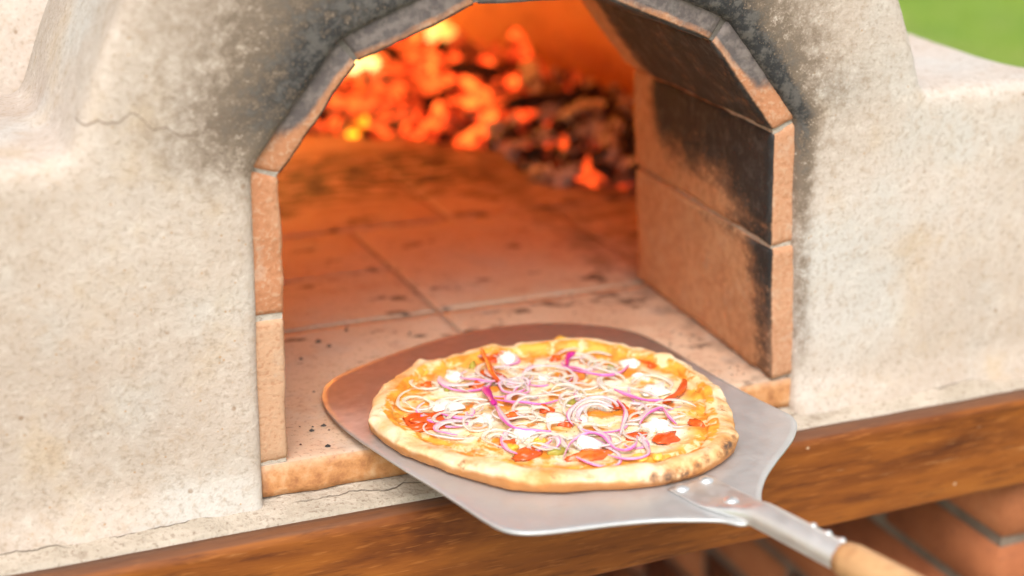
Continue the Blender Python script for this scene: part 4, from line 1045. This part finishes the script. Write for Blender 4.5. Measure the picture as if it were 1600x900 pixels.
strip([(815, 690), (830, 696), (849, 702), (870, 701), (890, 696)], 'w', 0.0026); ring(784, 686, 20, 'w', 1.1); ring(780, 690, 13, 'w', 1.1)
ring(912, 569, 24, 'p', 1.0, 0, (40, 300), w=0.0030); ring(914, 570, 17, 'v', 1.0)
strip([(886, 572), (886, 562), (892, 554), (900, 552)], 'm', 0.0058, 0.0046, 0.0030)
strip([(883, 577), (911, 582), (945, 587), (970, 582), (984, 568)], 'p', 0.0026, 0.0036, 0.0030); ring(951, 574, 13, 'w', 1.0); ring(948, 573, 22, 'v', 1.0); ring(936, 563, 26, 'v', 1.0, 0.3, (0, 190))
strip([(855, 561), (872, 553), (889, 546), (911, 544)], 'w', 0.0030)
strip([(960, 609), (985, 619), (1010, 626), (1037, 626)], 'p', 0.0046, 0.0040, 0.0030); strip([(964, 606), (990, 607), (1015, 614), (1032, 624)], 'v', 0.0020)
for k, (r, kd) in enumerate(((41, 'p'), (36, 'v'), (31, 'v'), (26, 'p'), (20, 'v'))): ring(932 + k, 655 - k, r, kd, 0.9, 0.25, (5, 185), w=0.0022, h=0.0036, tilt=(0, 0.12), z=0.003)
ring(936, 658, 41, 'p', 0.9, 0.25, (190, 330), w=0.0022)
strip([(965, 626), (975, 638), (978, 650), (973, 666), (969, 681)], 'p', 0.0030, 0.0040, 0.0034)
strip([(998, 664), (1008, 650), (1020, 642), (1035, 638), (1046, 652), (1058, 664)], 'p', 0.0024, 0.0036, 0.0034); ring(1027, 645, 22, 'v', 1.0, 0, (0, 200))
strip([(979, 659), (1000, 655), (1011, 643), (1002, 633), (985, 631)], 'l', 0.0044, 0.0030, 0.0024)
ring(1000, 676, 20, 'w', 1.3, w=0.0030); strip([(880, 716), (890, 694), (908, 681), (925, 677), (945, 684), (960, 700), (978, 704), (992, 695), (995, 682)], 'p', 0.0022, 0.0036, 0.0034)
ring(883, 672, 20, 'v', 1.2); ring(940, 690, 22, 'v', 1.0, 0.4); ring(905, 640, 24, 'w', 1, 0.2, (30, 260)); ring(829, 640, 24, 'v', 1, 0.9, (0, 230)); ring(812, 655, 20, 'w', 1.0)
ring(770, 645, 24, 'w', 1, 0, (30, 240)); ring(708, 655, 22, 'w', 1, 0.6, (0, 220)); ring(905, 600, 26, 'w', 1, 0.3, (60, 300)); ring(960, 600, 22, 'v', 1, 0.2, (0, 250)); ring(1062, 660, 15, 'v', 1, 0, (40, 260)); ring(865, 690, 17, 'w')

def tangle():
    rs = random.Random(77)
    for k in range(44):
        a = rs.uniform(0, 6.283); q = math.sqrt(rs.random()); cx, cy = 862 + 205 * q * math.cos(a), 636 + 82 * q * math.sin(a)
        kd = rs.choice('wvvvvppp'); rad = rs.uniform(14, 42); a0 = rs.uniform(0, 360); span = rs.uniform(90, 260)
        ring(cx, cy, rad, kd, rs.uniform(0.7, 1.3), rs.uniform(0, 3), (a0, a0 + span), w=rs.uniform(0.0026, 0.0050), h=rs.uniform(0.0007, 0.0012), z=rs.uniform(0.0000, 0.0012), tilt=(rs.uniform(-.06, .06), rs.uniform(-.06, .06)))
tangle()
def blob(px, r, hfac, mat, name, seed, lump=0.16, rot=0.0, ry=None, flat=0.35, h0=0.0):
    """rounded morsel sunk a little into the cheese; r, ry in metres"""
    c = on_pizza(px, h0); ry = ry or r; V = []; Fc = []; n, m = 22, 9
    dirs = []
    for j in range(m + 1):
        t = -0.5 + (math.pi / 2 + 0.5) * j / m
        for i in range(n): a = 6.283185 * i / n; dirs.append((math.cos(t) * math.cos(a), math.cos(t) * math.sin(a), math.sin(t)))
    Dv = np.array(dirs); k = 1 + lump * fbm(Dv + seed * 3.7, 1.6, 3, seed)
    Q = Dv * k[:, None] * np.array([r, ry, hfac]); ca, sa = math.cos(rot), math.sin(rot)
    X = Q[:, 0] * ca - Q[:, 1] * sa; Y = Q[:, 0] * sa + Q[:, 1] * ca
    V = np.stack([c[0] + X, c[1] + Y, c[2] - 0.0005 + Q[:, 2]], -1)
    for j in range(m):
        for i in range(n): Fc.append((j * n + i, j * n + (i + 1) % n, (j + 1) * n + (i + 1) % n, (j + 1) * n + i))
    return mesh_obj(name, V, Fc, mat, PIZZA)
s = 0
for (p, r, h) in (((792, 562), 0.0078, 0.0088), ((985, 571), 0.0068, 0.0072), ((1028, 668), 0.0092, 0.0100), ((921, 697), 0.0090, 0.0098), ((708, 586), 0.0085, 0.006), ((700, 634), 0.0105, 0.0055), ((818, 679), 0.0105, 0.0050), ((852, 593), 0.0075, 0.006), ((938, 632), 0.0085, 0.0065), ((1025, 610), 0.0120, 0.0050), ((1010, 612), 0.0060, 0.0055), ((868, 655), 0.0080, 0.005), ((756, 655), 0.0075, 0.005), ((905, 655), 0.0070, 0.005), ((1002, 590), 0.006, 0.005)):
    s += 1; blob(p, r * 1.2, h * 0.72, M_MOZ, 'cheese_lump', s, 0.42, s, r * (0.8 + 0.5 * ((s * 7) % 5) / 5))
def slice_(px, l, w, rot, seed, h=0.0042):
    blob(px, l * 1.08, h * 0.72, M_TOM, 'tomato_slice', seed, 0.42, rot, w)
for k, (p, l, w, ro) in enumerate((((764, 556), .0125, .0110, 0.3), ((770, 586), .0060, .0150, 0.2), ((672, 652), .0205, .0090, 0.02), ((661, 667), .0150, .0070, -0.1), ((822, 708), .0120, .0080, 0.3), ((1041, 684), .0125, .0080, 0.35), ((926, 709), .0175, .0080, 0.1), ((1013, 571), .0070, .0120, 0.4), ((994, 681), .0090, .0070, 0.2), ((745, 601), .0080, .0060, 0.5), ((665, 602), .0060, .0055, 0), ((853, 640), .0055, .0070, 0.2), ((885, 663), .0060, .0045, 0), ((990, 647), .0060, .0050, 0.3), ((800, 650), .0070, .0050, 0.1), ((905, 588), .0070, .0050, 0.1), ((968, 634), .0050, .0090, 0.1), ((795, 694), .0080, .0060, 0.6), ((1090, 663), .0045, .0080, 0.1), ((868, 560), .0050, .0050, 0), ((880, 545), .0080, .005, .5))):
    slice_(p, l, w, ro, 40 + k)
def tomato_curl(pix):
    P = [on_pizza(p, 0.0015) for p in pix]; o = ribbon(catmull(P, 8, False), 0.0056, 0.0060, (M_TOM, M_TOM), False, 0.0); o.name = 'tomato_slice'
tomato_curl([(1036, 631), (1050, 624), (1062, 615), (1069, 603), (1066, 597)]); tomato_curl([(752, 549), (757, 560), (764, 575), (772, 592), (782, 600)])
for k, (p, r) in enumerate((((843, 690), .0058), ((878, 533), .0090), ((800, 700), .0050), ((900, 542), .0080), ((1000, 716), .0060), ((1028, 714), .0050), ((655, 582), .0075))): blob(p, r, 0.0034, M_YEL, 'yellow_cheese_lump', 80 + k, 0.25, k)
for k, (p, r) in enumerate((((873, 705), .0085), ((738, 570), .0060), ((955, 575), .0050), ((892, 628), .0050), ((700, 608), .005))): blob(p, r, 0.0036, M_OLI, 'pepper_piece', 95 + k, 0.25, k, r * 0.5)

def build_herbs():
    rs = random.Random(31); V = []; Fc = []
    for k in range(420):
        a = rs.uniform(0, 6.283); r = 0.122 * math.sqrt(rs.random()); x, y = PC[0] + r * math.cos(a), PC[1] + r * math.sin(a)
        z = blade_z(y) + TOPH + rs.uniform(0.0008, 0.0048); b = len(V); s = rs.uniform(0.0004, 0.0010); t = rs.uniform(0, 6.28)
        c, d = math.cos(t), math.sin(t)
        V += [(x - s * c, y - s * d, z), (x + s * d * 0.5, y - s * c * 0.5, z + 0.0003), (x + s * c, y + s * d, z), (x - s * d * 0.5, y + s * c * 0.5, z + 0.0002), (x, y, z + 0.0007)]
        Fc += [(b, b + 1, b + 4), (b + 1, b + 2, b + 4), (b + 2, b + 3, b + 4), (b + 3, b, b + 4)]
    o = mesh_obj('herb_flakes', V, Fc, mat_plain('dried_oregano', (0.09, 0.075, 0.02), (0.17, 0.15, 0.05), 300), PIZZA, False); o['kind'] = 'stuff'
build_herbs()
